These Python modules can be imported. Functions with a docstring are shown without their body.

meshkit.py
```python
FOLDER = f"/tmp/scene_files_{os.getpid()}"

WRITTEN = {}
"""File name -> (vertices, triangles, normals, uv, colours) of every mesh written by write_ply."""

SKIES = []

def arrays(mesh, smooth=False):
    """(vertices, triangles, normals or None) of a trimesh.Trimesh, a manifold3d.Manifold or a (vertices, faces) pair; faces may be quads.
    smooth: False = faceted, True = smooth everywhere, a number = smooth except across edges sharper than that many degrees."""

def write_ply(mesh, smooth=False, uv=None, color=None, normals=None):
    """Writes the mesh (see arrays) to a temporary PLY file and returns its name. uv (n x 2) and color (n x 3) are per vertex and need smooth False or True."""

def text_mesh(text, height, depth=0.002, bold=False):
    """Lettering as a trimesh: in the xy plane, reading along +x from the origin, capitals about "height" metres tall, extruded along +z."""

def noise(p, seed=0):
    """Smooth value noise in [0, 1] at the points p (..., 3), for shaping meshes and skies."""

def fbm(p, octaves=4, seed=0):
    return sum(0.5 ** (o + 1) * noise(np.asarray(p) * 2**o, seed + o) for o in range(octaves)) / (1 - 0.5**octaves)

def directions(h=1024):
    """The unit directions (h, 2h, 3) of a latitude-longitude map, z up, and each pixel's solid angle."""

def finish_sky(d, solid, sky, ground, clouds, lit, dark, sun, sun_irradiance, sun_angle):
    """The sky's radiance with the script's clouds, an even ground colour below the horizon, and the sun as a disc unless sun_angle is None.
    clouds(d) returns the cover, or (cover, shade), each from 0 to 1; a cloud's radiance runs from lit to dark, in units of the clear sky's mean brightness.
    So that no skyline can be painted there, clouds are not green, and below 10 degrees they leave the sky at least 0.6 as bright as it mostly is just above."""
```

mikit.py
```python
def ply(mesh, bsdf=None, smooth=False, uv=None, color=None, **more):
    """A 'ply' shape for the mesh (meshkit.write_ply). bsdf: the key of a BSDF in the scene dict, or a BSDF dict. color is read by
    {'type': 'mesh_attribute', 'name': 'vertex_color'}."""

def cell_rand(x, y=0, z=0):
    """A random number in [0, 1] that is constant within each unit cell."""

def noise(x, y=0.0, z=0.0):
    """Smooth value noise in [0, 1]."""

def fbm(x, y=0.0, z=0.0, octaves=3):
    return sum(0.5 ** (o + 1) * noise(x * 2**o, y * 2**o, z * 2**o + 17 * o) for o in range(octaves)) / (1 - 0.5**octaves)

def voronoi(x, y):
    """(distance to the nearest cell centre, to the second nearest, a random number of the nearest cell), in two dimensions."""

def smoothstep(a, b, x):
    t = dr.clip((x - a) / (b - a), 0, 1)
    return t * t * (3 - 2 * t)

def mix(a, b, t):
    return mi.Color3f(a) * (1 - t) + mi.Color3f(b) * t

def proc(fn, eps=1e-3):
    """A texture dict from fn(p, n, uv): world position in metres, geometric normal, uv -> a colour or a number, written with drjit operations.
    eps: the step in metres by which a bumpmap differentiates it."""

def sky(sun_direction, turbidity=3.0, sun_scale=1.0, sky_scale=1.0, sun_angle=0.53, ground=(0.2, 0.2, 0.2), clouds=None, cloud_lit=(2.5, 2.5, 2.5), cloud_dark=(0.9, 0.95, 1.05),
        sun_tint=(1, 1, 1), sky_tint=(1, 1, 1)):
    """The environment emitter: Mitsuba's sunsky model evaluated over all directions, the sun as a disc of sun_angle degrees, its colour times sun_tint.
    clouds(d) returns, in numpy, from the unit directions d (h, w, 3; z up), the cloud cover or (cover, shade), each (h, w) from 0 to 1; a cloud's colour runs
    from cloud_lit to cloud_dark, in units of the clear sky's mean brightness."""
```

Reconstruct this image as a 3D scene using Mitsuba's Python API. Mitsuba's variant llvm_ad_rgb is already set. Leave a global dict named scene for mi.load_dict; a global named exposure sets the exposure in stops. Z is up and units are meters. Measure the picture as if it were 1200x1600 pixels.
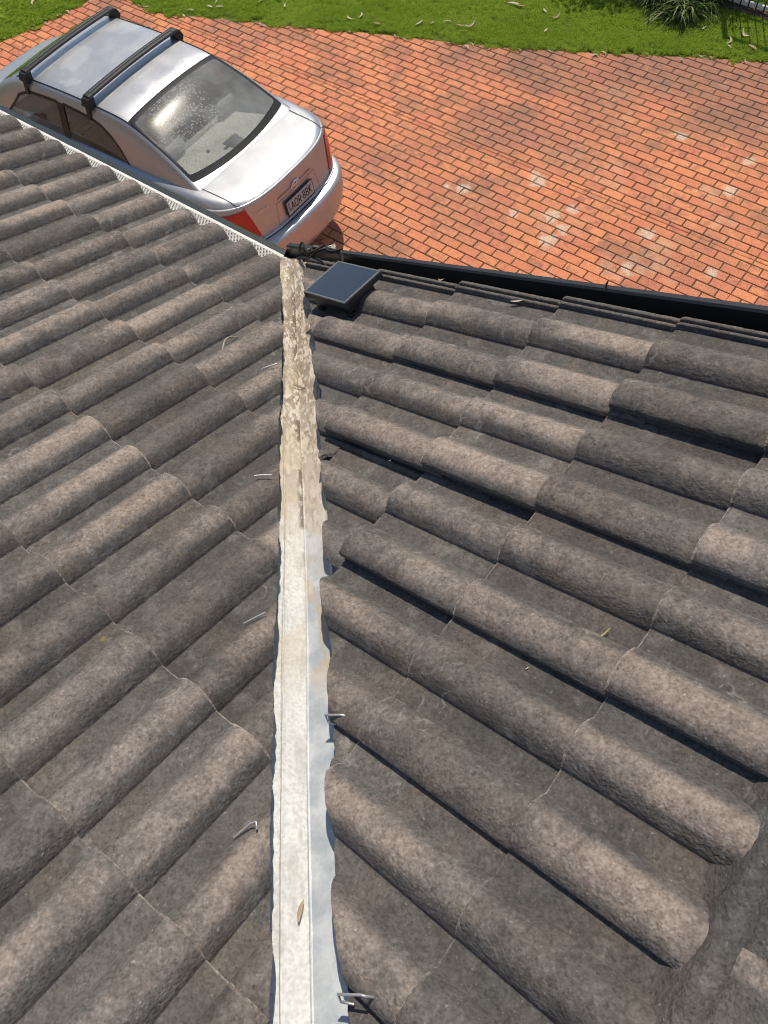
import math, random
import numpy as np
import drjit as dr
import mitsuba as mi
import trimesh, shapely
from shapely.geometry import Polygon, LineString, box as sbox
from shapely import affinity
import mikit, meshkit
from mikit import noise, fbm, smoothstep, mix, cell_rand, voronoi

T = mi.ScalarTransform4f
rng = np.random.default_rng(7)
random.seed(7)
scene, labels = {}, {}

# ------------------------------------------------------------------ camera, sky, exposure
CAM = np.array([1.69810, -1.40741, 5.43366])
AX = np.array([[0.79004, 0.60810, -0.07780], [0.50876, -0.72114, -0.47024], [-0.34206, 0.33193, -0.87910]])   # right, down, forward
scene['camera'] = {'type': 'perspective', 'fov_axis': 'x', 'fov': 2 * math.degrees(math.atan(600 / 1183.02)),
                   'near_clip': 0.05, 'far_clip': 600.0,
                   'to_world': T().look_at(origin=CAM.tolist(), target=(CAM + AX[2]).tolist(), up=(-AX[1]).tolist())}
SUN = np.array([-0.25, 0.455, 0.855]); SUN /= np.linalg.norm(SUN)


def cloud_cover(d):
    p = d / np.maximum(d[..., 2:], 0.08) * 1.3
    c = meshkit.fbm(p, 5, 3)
    return np.clip((c - 0.52) * 5, 0, 1) * 0.8


scene['sky'] = mikit.sky(SUN, turbidity=3.0, clouds=cloud_cover, sun_tint=(0.95, 1.0, 1.07))
exposure = 1.58

# ------------------------------------------------------------------ helpers
used = {}


def num(base):
    n = used.get(base, 0)
    used[base] = n + 1
    return base if n == 0 else f'{base}_{n:03d}'


def put(key, mesh, mat, smooth=False, uv=None, color=None, label=None, category=None, group=None, kind=None, **more):
    scene[key] = mikit.ply(mesh, mat, smooth=smooth, uv=uv, color=color, **more)
    tag(key, label, category, group, kind)
    return key


def tag(key, label=None, category=None, group=None, kind=None):
    e = {}
    if label: e['label'] = label
    if category: e['category'] = category
    if group: e['group'] = group
    if kind: e['kind'] = kind
    if e: labels[key] = e


class MB:
    """collects pieces (vertices, triangles) into one mesh"""

    def __init__(self): self.v, self.f, self.n = [], [], 0

    def add(self, v, f=None):
        if f is None: v, f = (np.asarray(v.vertices), np.asarray(v.faces)) if hasattr(v, 'vertices') else v
        v, f = np.asarray(v, float), np.asarray(f, int)
        if f.shape[1] == 4: f = np.vstack([f[:, [0, 1, 2]], f[:, [0, 2, 3]]])
        self.v.append(v); self.f.append(f + self.n); self.n += len(v)
        return self

    def mesh(self): return np.vstack(self.v), np.vstack(self.f)


def hull(pts):
    h = trimesh.convex.convex_hull(np.asarray(pts, float))
    return np.asarray(h.vertices), np.asarray(h.faces)


def cbox(c, s, ch=0.003, M=None):
    """chamfered box: centre, full sizes"""
    s = np.asarray(s, float) / 2; ch = min(ch, s.min() * 0.9); p = []
    for sx in (-1, 1):
        for sy in (-1, 1):
            for sz in (-1, 1):
                g = np.array([sx, sy, sz])
                for k in range(3):
                    q = s.copy(); o = [i for i in range(3) if i != k]; q[o] -= ch; p.append(g * q)
    p = np.array(p)
    if M is not None: p = p @ np.asarray(M).T
    return hull(p + np.asarray(c, float))


def extrude_x(prof, x0, x1, close=True, slope=0.0, n=1):
    """a (y, z) profile swept along x (rising by slope)"""
    prof = np.asarray(prof, float); m = len(prof); xs = np.linspace(x0, x1, n + 1); v = []
    for x in xs: v.append(np.column_stack([np.full(m, x), prof[:, 0], prof[:, 1] + slope * x]))
    f = []
    for i in range(n):
        for k in range(m if close else m - 1):
            a, b = i * m + k, i * m + (k + 1) % m
            f.append([a, b, b + m, a + m])
    v = np.vstack(v); f = np.array(f); f = np.vstack([f[:, [0, 1, 2]], f[:, [0, 2, 3]]])
    if close:
        cap = caps(prof)
        f = np.vstack([f, cap, cap[:, ::-1] + n * m])
    return v, f


def tube(pts, r, sides=7, smooth_n=0):
    p = np.asarray(pts, float)
    if smooth_n:
        from scipy.interpolate import CubicSpline
        d = np.r_[0, np.cumsum(np.linalg.norm(np.diff(p, axis=0), axis=1))]
        p = CubicSpline(d, p)(np.linspace(0, d[-1], smooth_n))
    if np.ndim(r): r = np.interp(np.linspace(0, 1, len(p)), np.linspace(0, 1, len(r)), r)
    r = np.broadcast_to(r, (len(p),))
    t = np.gradient(p, axis=0); t /= np.linalg.norm(t, axis=1, keepdims=True) + 1e-12
    ref = np.array([0.31, 0.22, 0.92]); a = np.cross(t, ref); a /= np.linalg.norm(a, axis=1, keepdims=True); b = np.cross(t, a)
    ang = np.arange(sides) * 2 * np.pi / sides
    v = (p[:, None] + r[:, None, None] * (np.cos(ang)[None, :, None] * a[:, None] + np.sin(ang)[None, :, None] * b[:, None])).reshape(-1, 3)
    f = []
    for i in range(len(p) - 1):
        for j in range(sides):
            k = (j + 1) % sides
            f += [[i * sides + j, i * sides + k, (i + 1) * sides + k], [i * sides + j, (i + 1) * sides + k, (i + 1) * sides + j]]
    n = len(v); v = np.vstack([v, p[:1], p[-1:]]); e = (len(p) - 1) * sides
    for j in range(sides):
        k = (j + 1) % sides
        f += [[n, k, j], [n + 1, e + j, e + k]]
    return v, np.array(f)


def dmesh(poly, dx, dy):
    """a polygon in the plane cut into grid cells: 2-D vertices and triangles"""
    x0, y0, x1, y1 = poly.bounds
    nx, ny = max(1, math.ceil((x1 - x0) / dx)), max(1, math.ceil((y1 - y0) / dy))
    xs, ys = np.linspace(x0, x1, nx + 1), np.linspace(y0, y1, ny + 1)
    shapely.prepare(poly)
    A, B = np.meshgrid(np.arange(nx), np.arange(ny), indexing='ij'); A, B = A.ravel(), B.ravel()
    cells = shapely.box(xs[A], ys[B], xs[A + 1], ys[B + 1])
    inside = shapely.covers(poly, cells) if poly.area < 0.9999999 * (x1 - x0) * (y1 - y0) else np.ones(len(cells), bool)
    GX, GY = np.meshgrid(xs, ys, indexing='ij'); V = [np.column_stack([GX.ravel(), GY.ravel()])]
    a = A[inside] * (ny + 1) + B[inside]; b = a + ny + 1
    F = [np.column_stack([a, b, b + 1]), np.column_stack([a, b + 1, a + 1])]
    n = len(V[0]); rest = np.nonzero(~inside)[0]
    if len(rest):
        cut = shapely.intersection(poly, cells[rest])
        for g in cut[shapely.area(cut) > 1e-9]:
            for q in getattr(g, 'geoms', [g]):
                if q.geom_type != 'Polygon' or q.area < 1e-9: continue
                tv, tf = trimesh.creation.triangulate_polygon(q, engine='earcut')
                tv, tf = np.asarray(tv), np.asarray(tf)
                e1, e2 = tv[tf[:, 1]] - tv[tf[:, 0]], tv[tf[:, 2]] - tv[tf[:, 0]]
                flip = e1[:, 0] * e2[:, 1] - e1[:, 1] * e2[:, 0] < 0
                tf[flip] = tf[flip][:, ::-1]
                V.append(tv); F.append(tf + n); n += len(tv)
    V, F = np.vstack(V), np.vstack(F)
    _, first, inv = np.unique(np.round(V, 7), axis=0, return_index=True, return_inverse=True)
    V, F = V[first], inv.ravel()[F]
    F = F[(F[:, 0] != F[:, 1]) & (F[:, 1] != F[:, 2]) & (F[:, 0] != F[:, 2])]
    keep = np.zeros(len(V), bool); keep[F] = True
    idx = np.cumsum(keep) - 1
    return V[keep], idx[F]


def caps(prof):
    tv, tf = trimesh.creation.triangulate_polygon(Polygon(prof), engine='earcut')
    near = np.argmin(((np.asarray(tv)[:, None] - np.asarray(prof)[None]) ** 2).sum(-1), 1)
    return near[np.asarray(tf)]


def rgb(*c): return {'type': 'rgb', 'value': list(c)}


def two(b): return {'type': 'twosided', 'b': b}


def plain(key, color, rough=0.6, metallic=0.0, **k):
    scene[key] = two({'type': 'principled', 'base_color': rgb(*color), 'roughness': rough, 'metallic': metallic, **k})


# ------------------------------------------------------------------ materials
def tile_color(p, n, uv):
    r, edge, crest = uv.y, smoothstep(1.4, 1.6, uv.x), dr.clip(uv.x, 0, 1)
    a = fbm(p.x * 6, p.y * 6, p.z * 6, 3)
    b = fbm(p.x * 34 + 9, p.y * 34, p.z * 34, 4)
    g = noise(p.x * 330, p.y * 330, p.z * 330)
    g2 = noise(p.x * 150 + 5, p.y * 150, p.z * 150)
    base = mix((0.054, 0.0515, 0.049), (0.110, 0.104, 0.098), smoothstep(0.12, 0.88, a * 0.5 + b * 0.5))
    base = mix(base, (0.112, 0.094, 0.080), smoothstep(0.45, 0.7, fbm(p.x * 11 + 5, p.y * 11, p.z * 11, 3)) * 0.6)
    big = noise(p.x * 4.3 + r * 7, p.y * 4.3, p.z * 4.3)
    wear = smoothstep(0.60, 1.0, crest) * (0.25 + 0.75 * smoothstep(0.28, 0.68, big * 0.6 + b * 0.25 + g2 * 0.08 + (r - 0.5) * 0.25)) * (0.72 + 0.28 * smoothstep(0.3, 0.6, b))
    base = mix(base, mix((0.195, 0.171, 0.151), (0.272, 0.222, 0.188), big), wear * 0.93)
    bloom = smoothstep(0.58, 0.72, fbm(p.x * 26 + 40, p.y * 26, p.z * 26, 4)) * (1 - 0.6 * crest)
    base = mix(base, (0.20, 0.192, 0.180), bloom * 0.30)
    blue = smoothstep(0.60, 0.74, fbm(p.x * 15 - 13, p.y * 15, p.z * 15, 3))
    base = mix(base, (0.066, 0.068, 0.070), blue * 0.32)
    # scuffs where people have stepped: short pale arcs
    q = fbm(p.x * 5.5 + 31, p.y * 5.5 + 7, p.z * 5.5, 2)
    w = fbm(p.x * 26, p.y * 26, p.z * 26, 2)
    arc = 1 - smoothstep(0.0, 0.10, dr.abs(w - 0.5) / 0.5 + 0.10 * (g2 - 0.5))
    base = mix(base, (0.27, 0.25, 0.225), arc * smoothstep(0.60, 0.70, q) * smoothstep(0.4, 0.7, noise(p.x * 48, p.y * 48, p.z * 48)) * 0.55)
    base = mix(base, (0.36, 0.34, 0.31), edge * smoothstep(0.30, 0.65, g2 * 0.6 + b * 0.4) * 0.85)
    pit = smoothstep(0.80, 0.90, noise(p.x * 300 + 3, p.y * 300, p.z * 300))
    fleck = smoothstep(0.86, 0.93, noise(p.x * 250 + 30, p.y * 250, p.z * 250))
    base = base * (1 - 0.22 * pit) + mi.Color3f(0.07) * fleck
    yel = 1 - smoothstep(0.006, 0.012, dr.sqrt(dr.square(p.x - 0.86) + dr.square(p.y + 1.43)) + 0.008 * g2)
    yel = dr.maximum(yel, 1 - smoothstep(0.004, 0.009, dr.sqrt(dr.square(p.x - 0.66) + dr.square(p.y + 1.22)) + 0.008 * g2))
    base = mix(base, (0.24, 0.21, 0.06), yel * 0.7)
    return base * (0.44 + 0.64 * g + 0.50 * g2) * (0.84 + 0.30 * r)


def tile_bump(p, n, uv):
    return 0.6 * noise(p.x * 240, p.y * 240, p.z * 240) + 0.4 * noise(p.x * 520, p.y * 520, p.z * 520) + 0.35 * noise(p.x * 120, p.y * 120, p.z * 120)


scene['tile_mat'] = two({'type': 'bumpmap', 'arbitrary': mikit.proc(tile_bump, 5e-4), 'scale': 0.0026,
                         'b': {'type': 'principled', 'base_color': mikit.proc(tile_color), 'roughness': 0.82, 'specular': 0.35}})


def flank_dirt(m, d, seed):
    """(blotchy dirt cover, fine noise): thickest at the lower end of the valley"""
    g = fbm(d * 120 + seed, m * 85, 3.0, 4)
    c = fbm(d * 45 + seed, m * 22, 8.0, 4)
    low = 1 - smoothstep(0.50, 1.12, m + 0.55 * (c - 0.5))
    return smoothstep(0.37, 0.58, g * 0.60 + c * 0.40) * low, g


def flank_a_color(p, n, uv):
    m, d = (p.x - p.y) * 0.5, p.x + p.y
    g = noise(p.x * 230, p.y * 230, p.z * 230)
    g3 = noise(p.x * 120 + 9, p.y * 120, p.z * 120)
    f = fbm(p.x * 14, p.y * 14, p.z * 14, 3)
    clean = mix((0.50, 0.52, 0.525), (0.64, 0.66, 0.66), smoothstep(0.25, 0.75, g * 0.6 + g3 * 0.4)) * (0.90 + 0.2 * f)
    rib = -0.072 - 0.0270 * smoothstep(0.75, 1.30, m) - 0.010 * smoothstep(1.25, 1.6, m)
    line = 1 - smoothstep(0.0008, 0.0030, dr.abs(d - rib + 0.004) + 0.001 * (g - 0.5))
    fold = -0.012 - 0.006 * smoothstep(0., .95, m) - 0.027 * smoothstep(0.95, 1.65, m)
    line = dr.maximum(line, 1 - smoothstep(0.001, 0.004, dr.abs(d - fold) + 0.0015 * (g - 0.5)))
    clean = mix(clean, (0.24, 0.25, 0.25), line * 0.7)
    dirt, k = flank_dirt(m, d, 3.0)
    c = mix(clean, (0.56, 0.53, 0.46), 1 - smoothstep(0.7, 1.15, m))
    c = mix(c, mix((0.15, 0.12, 0.09), (0.30, 0.245, 0.18), g), dirt * 0.92)
    c = mix(c, (0.44, 0.36, 0.25), smoothstep(0.50, 0.68, fbm(d * 22, m * 12, 5.0, 3)) * (1 - smoothstep(1.1, 1.35, m)) * 0.45)
    grey = smoothstep(0.60, 0.72, fbm(d * 26 + 4, m * 15, 11.0, 3))
    c = mix(c, (0.33, 0.32, 0.30), grey * 0.35)
    silt = (1 - smoothstep(0.004, 0.022, dr.abs(d + 0.020 - 0.016 * (f - 0.5)))) * (1 - smoothstep(0.90, 1.04, m)) * smoothstep(0.3, 0.5, noise(m * 20, 3.0, 1.0))
    return mix(c, (0.12, 0.095, 0.075), silt * smoothstep(0.3, 0.6, k + 0.2 * g) * 0.85)


def flank_b_color(p, n, uv):
    m, d = (p.x - p.y) * 0.5, p.x + p.y
    g = noise(p.x * 230, p.y * 230, p.z * 230)
    f = fbm(p.x * 22, p.y * 22, p.z * 22, 4)
    clean = mix((0.36, 0.41, 0.45), (0.52, 0.56, 0.59), smoothstep(0.3, 0.7, f)) * (0.93 + 0.14 * g)
    dirt, k = flank_dirt(m, d, 21.0)
    pale = 1 - smoothstep(0.80, 1.10, m + 0.3 * (f - 0.5))
    c = mix(clean, (0.54, 0.49, 0.41), pale)
    c = mix(c, mix((0.16, 0.125, 0.095), (0.32, 0.265, 0.20), g), dirt * 0.9)
    rust = smoothstep(0.46, 0.62, fbm(d * 30 + 8, m * 18, 2.0, 3)) * (1 - smoothstep(1.18, 1.27, m)) * smoothstep(0.95, 1.05, m)
    return mix(c, (0.46, 0.36, 0.23), rust * 0.7)


def flank_bump(p, n, uv): return noise(p.x * 300, p.y * 300, p.z * 300) + fbm(p.x * 60, p.y * 60, p.z * 60, 3)


scene['flank_a_mat'] = two({'type': 'bumpmap', 'arbitrary': mikit.proc(flank_bump, 5e-4), 'scale': 0.0008,
                            'b': {'type': 'principled', 'base_color': mikit.proc(flank_a_color), 'roughness': 0.75}})
scene['flank_b_mat'] = two({'type': 'bumpmap', 'arbitrary': mikit.proc(flank_bump, 5e-4), 'scale': 0.0003,
                            'b': {'type': 'principled', 'base_color': mikit.proc(flank_b_color), 'roughness': 0.5, 'metallic': 0.15}})

# driveway brick lattice
BL, BH, BX, BY, CUT_Y, CUT_X = 0.2222, 0.1115, 0.1478, 4.5161, 4.800, 0.812
DARK = [(-2.3, 5.17, .7, .8), (-1.6, 5.25, .5, .6), (-1.55, 6.27, .55, .8), (-0.95, 7.2, .8, 1.), (-2.5, 6.45, .8, .9), (-1.5, 6.9, .8, 1.), (-1.4, 5.8, .45, .6),
        (-0.05, 6.7, .7, .9), (-0.3, 7.4, .7, 1.), (-3.3, 6.1, .6, .7), (-2.8, 4.6, .5, .4), (-1.9, 3.9, .7, .4), (-3.0, 4.05, .6, .4), (0.2, 4.4, .5, .35), (-7.8, 4.4, .6, .6), (-6.2, 5.0, .5, .4)]
PALE = [(-1.52, 4.68, .13), (-2.07, 4.16, .09), (-1.44, 4.14, .08), (-1.08, 4.30, .11), (-0.92, 4.2, .09), (-0.98, 4.49, .09), (0.21, 5.56, .10), (-0.6, 6.05, .10),
        (0.16, 6.05, .08), (-0.95, 4.0, .10), (-0.12, 4.08, .10), (-2.25, 4.1, .08), (0.55, 4.45, .09), (-0.2, 4.6, .10), (0.0, 3.7, .1)]


def brick_color(p, n, uv):
    row = dr.floor((p.y - BY) / BH)
    odd = row - 2 * dr.floor(row * 0.5)
    col = dr.floor((p.x - BX) / BL + 0.5 * odd)
    r1, r2 = cell_rand(row + 300, col + 300, 1), cell_rand(row + 300, col + 300, 2)
    f = fbm(p.x * 22, p.y * 22, 2.0 + r2 * 9, 4)
    big = fbm(p.x * 1.6, p.y * 1.6, 4.0, 3)
    g = noise(p.x * 160, p.y * 160, 1.0)
    c = mix((0.57, 0.200, 0.080), (0.47, 0.148, 0.070), smoothstep(0.3, 0.9, r1 * 0.6 + f * 0.5))
    c = mix(c, (0.235, 0.095, 0.062), smoothstep(0.50, 0.74, f * 0.7 + r2 * 0.35) * 0.75)
    c = mix(c, (0.56, 0.21, 0.085), smoothstep(0.62, 0.86, r2) * 0.5)
    dark = mi.Float(0)
    for x, y, r, s in DARK:
        dark = dr.maximum(dark, s * (1 - smoothstep(0.25, 1.0, dr.sqrt(dr.square((p.x - x) * 0.75) + dr.square(p.y - y)) / r + 0.55 * (big - 0.5) + 0.5 * (f - 0.5))))
    c = mix(c, mix((0.10, 0.066, 0.056), (0.19, 0.10, 0.075), f), dr.clip(dark * (0.40 + 0.5 * f), 0, 0.8))
    c = mix(c, (0.15, 0.085, 0.06), smoothstep(0.52, 0.75, fbm(p.x * 2.6 + 8, p.y * 2.6, 1.0, 4)) * 0.45)
    pale = mi.Float(0)
    h = fbm(p.x * 14 + 3, p.y * 14, 8.0, 3)
    for x, y, r in PALE:
        pale = dr.maximum(pale, 1 - smoothstep(0.35, 1.0, dr.sqrt(dr.square(p.x - x) + dr.square(p.y - y)) / r + 1.3 * (h - 0.5)))
    c = mix(c, (0.50, 0.44, 0.35), pale * (0.45 + 0.35 * g))
    c = mix(c, (0.46, 0.36, 0.25), smoothstep(0.60, 0.76, fbm(p.x * 3.3 + 20, p.y * 3.3, 3.0, 4)) * smoothstep(-2.5, 0.5, p.x) * 0.35)
    lum = mi.luminance(c)
    return mix(c, mi.Color3f(lum * 1.25, lum, lum * 0.8), 0.06) * (0.92 + 0.36 * g)


scene['brick_mat'] = two({'type': 'bumpmap', 'arbitrary': mikit.proc(lambda p, n, uv: noise(p.x * 190, p.y * 190, p.z * 190) + fbm(p.x * 50, p.y * 50, 1.0, 2), 1e-3), 'scale': 0.0012,
                          'b': {'type': 'principled', 'base_color': mikit.proc(brick_color), 'roughness': 0.78}})
scene['joint_mat'] = two({'type': 'diffuse', 'reflectance': mikit.proc(lambda p, n, uv: mix((0.10, 0.075, 0.056), (0.13, 0.125, 0.06), smoothstep(0.5, 0.75, fbm(p.x * 3, p.y * 3, 1.0, 3))) * (0.7 + 0.6 * noise(p.x * 140, p.y * 140, 0.0)))})
scene['soil_mat'] = two({'type': 'diffuse', 'reflectance': mikit.proc(lambda p, n, uv: mix((0.075, 0.115, 0.02), (0.12, 0.16, 0.035), fbm(p.x * 1.2, p.y * 1.2, 0.0, 4)))})
scene['grass_mat'] = {'type': 'principledthin', 'roughness': 0.55, 'diff_trans': 0.9, 'spec_trans': 0.0, 'base_color': mikit.proc(lambda p, n, uv: mix(
    mix((0.20, 0.36, 0.03), (0.48, 0.58, 0.10), dr.clip(0.75 * uv.y + 0.5 * fbm(p.x * 1.9, p.y * 1.9, 1.0, 4) - 0.12, 0, 1)), (0.46, 0.44, 0.22), smoothstep(0.88, 0.97, uv.y) * 0.8))}
scene['strap_mat'] = {'type': 'principledthin', 'base_color': mikit.proc(lambda p, n, uv: mix((0.055, 0.10, 0.022), (0.34, 0.36, 0.20), smoothstep(0.5, 0.9, uv.y))), 'roughness': 0.4, 'diff_trans': 0.5, 'spec_trans': 0.0}
scene['shrub_mat'] = {'type': 'principledthin', 'base_color': mikit.proc(lambda p, n, uv: mix((0.025, 0.055, 0.014), (0.07, 0.10, 0.025), uv.y)), 'roughness': 0.45, 'diff_trans': 0.4, 'spec_trans': 0.0}
scene['dry_leaf_mat'] = two({'type': 'diffuse', 'reflectance': mikit.proc(lambda p, n, uv: mix((0.34, 0.24, 0.15), (0.62, 0.54, 0.44), noise(p.x * 9, p.y * 9, 1.0)))})
scene['twig_mat'] = two({'type': 'diffuse', 'reflectance': mikit.proc(lambda p, n, uv: mix((0.24, 0.20, 0.16), (0.46, 0.42, 0.36), noise(p.x * 90, p.y * 90, p.z * 90)))})
plain('straw', (0.42, 0.33, 0.14), 0.7)
plain('bark', (0.10, 0.075, 0.055), 0.9)
plain('black_metal', (0.018, 0.020, 0.021), 0.36, specular=0.5)
plain('matt_black', (0.008, 0.008, 0.009), 0.7)
plain('green_black', (0.020, 0.028, 0.026), 0.30, specular=0.6)
plain('mesh_white', (0.42, 0.42, 0.39), 0.55)
plain('wire', (0.55, 0.54, 0.52), 0.35, metallic=0.6)
plain('sarking', (0.012, 0.012, 0.012), 0.9)
plain('render_wall', (0.34, 0.29, 0.25), 0.9)
plain('white_paint', (0.58, 0.58, 0.56), 0.5)
plain('fence_pale', (0.55, 0.56, 0.54), 0.5)
plain('fence_dark', (0.03, 0.035, 0.03), 0.4)
scene['mortar_mat'] = two({'type': 'bumpmap', 'arbitrary': mikit.proc(tile_bump, 5e-4), 'scale': 0.0012,
                           'b': {'type': 'principled', 'roughness': 0.85, 'base_color': mikit.proc(lambda p, n, uv: mix((0.085, 0.075, 0.07), (0.15, 0.13, 0.12), fbm(p.x * 20, p.y * 20, p.z * 20, 4)) * (0.8 + 0.4 * noise(p.x * 300, p.y * 300, p.z * 300)))}})

# ------------------------------------------------------------------ roof planes
t = 0.382235
PIT = math.atan(t); CP, SP = math.cos(PIT), math.sin(PIT)
Z0, G = 3.451, 0.3399
BW, HB, TH, STEP = 0.104, 0.0335, 0.0125, 0.0185           # barrel width and height, tile thickness, lap step
PLANE_L = dict(o=np.array([0, 0, Z0]), u=np.array([1., 0, 0]), s=np.array([0, -CP, SP]), n=np.array([0, SP, CP]))      # (X, upslope distance)
PLANE_R = dict(o=np.array([0, 0, Z0]), u=np.array([0, 1., 0]), s=np.array([CP, 0, SP]), n=np.array([-SP, 0, CP]))      # (Y, upslope distance)


def on(P, u, s, h): return P['o'] + np.multiply.outer(np.asarray(u, float), P['u']) + np.multiply.outer(np.asarray(s, float), P['s']) + np.multiply.outer(np.asarray(h, float), P['n'])


def bump_arc(u, c):
    x = np.clip(np.abs((u - c) / (BW / 2)), 0, 1)
    return HB * (1 - x ** 2.1) ** 0.76


EDGE_H = 0.0145                                                # the overlapping edge rides over the neighbour's locking ribs


def prof(u):
    h = np.where(u < BW, np.where(u < BW / 2, EDGE_H + bump_arc(u, BW / 2) * (1 - EDGE_H / HB), bump_arc(u, BW / 2)), 0.0)
    h = np.where((u > 0.15) & (u < 0.15 + BW), bump_arc(u, 0.15 + BW / 2), h)
    lock = np.where(u < 0.3065, -0.001, np.where(u < 0.3185, 0.0125, np.where(u < 0.3265, -0.003, np.where(u < 0.340, 0.0125, -0.003))))
    return np.where(u > 0.302, lock, h)


U_BREAKS = np.unique(np.round(np.r_[np.linspace(0, 0.30, 61), 0.0008, 0.003, 0.101, 0.1032, 0.104, 0.1508, 0.153, 0.2510, 0.2532, 0.254, 0.302, 0.3064, 0.3066, 0.3184, 0.3186, 0.3264, 0.3266, 0.3399, 0.3401, 0.352], 5))
U_COARSE = np.unique(np.round(np.r_[np.linspace(0, 0.30, 37), 0.0008, 0.102, 0.104, 0.152, 0.252, 0.254, 0.302, 0.3064, 0.3066, 0.3184, 0.3186, 0.3264, 0.3266, 0.3399, 0.3401, 0.352], 5))


def dmesh_u(poly, us, dy):
    """as dmesh with given u lines (u is warped to its index so that the grid falls on the profile's corners)"""
    warp = lambda c: np.column_stack([np.interp(c[:, 0], us, np.arange(len(us))), c[:, 1]])
    q = shapely.transform(poly.segmentize(0.006), warp)
    x0, _, x1, _ = q.bounds
    if abs(x0) < 1e-6 and abs(x1 - (len(us) - 1)) < 1e-6:
        V, F = dmesh(q, 1.0 + 1e-9, dy)
    else:
        q2 = shapely.union(q, Polygon())
        a, b = math.floor(x0 + 1e-9), math.ceil(x1 - 1e-9)
        # pad the bounds by cutting with whole columns
        V, F = dmesh_cols(q2, a, b, dy)
    return np.column_stack([np.interp(V[:, 0], np.arange(len(us)), us), V[:, 1]]), F


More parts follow.
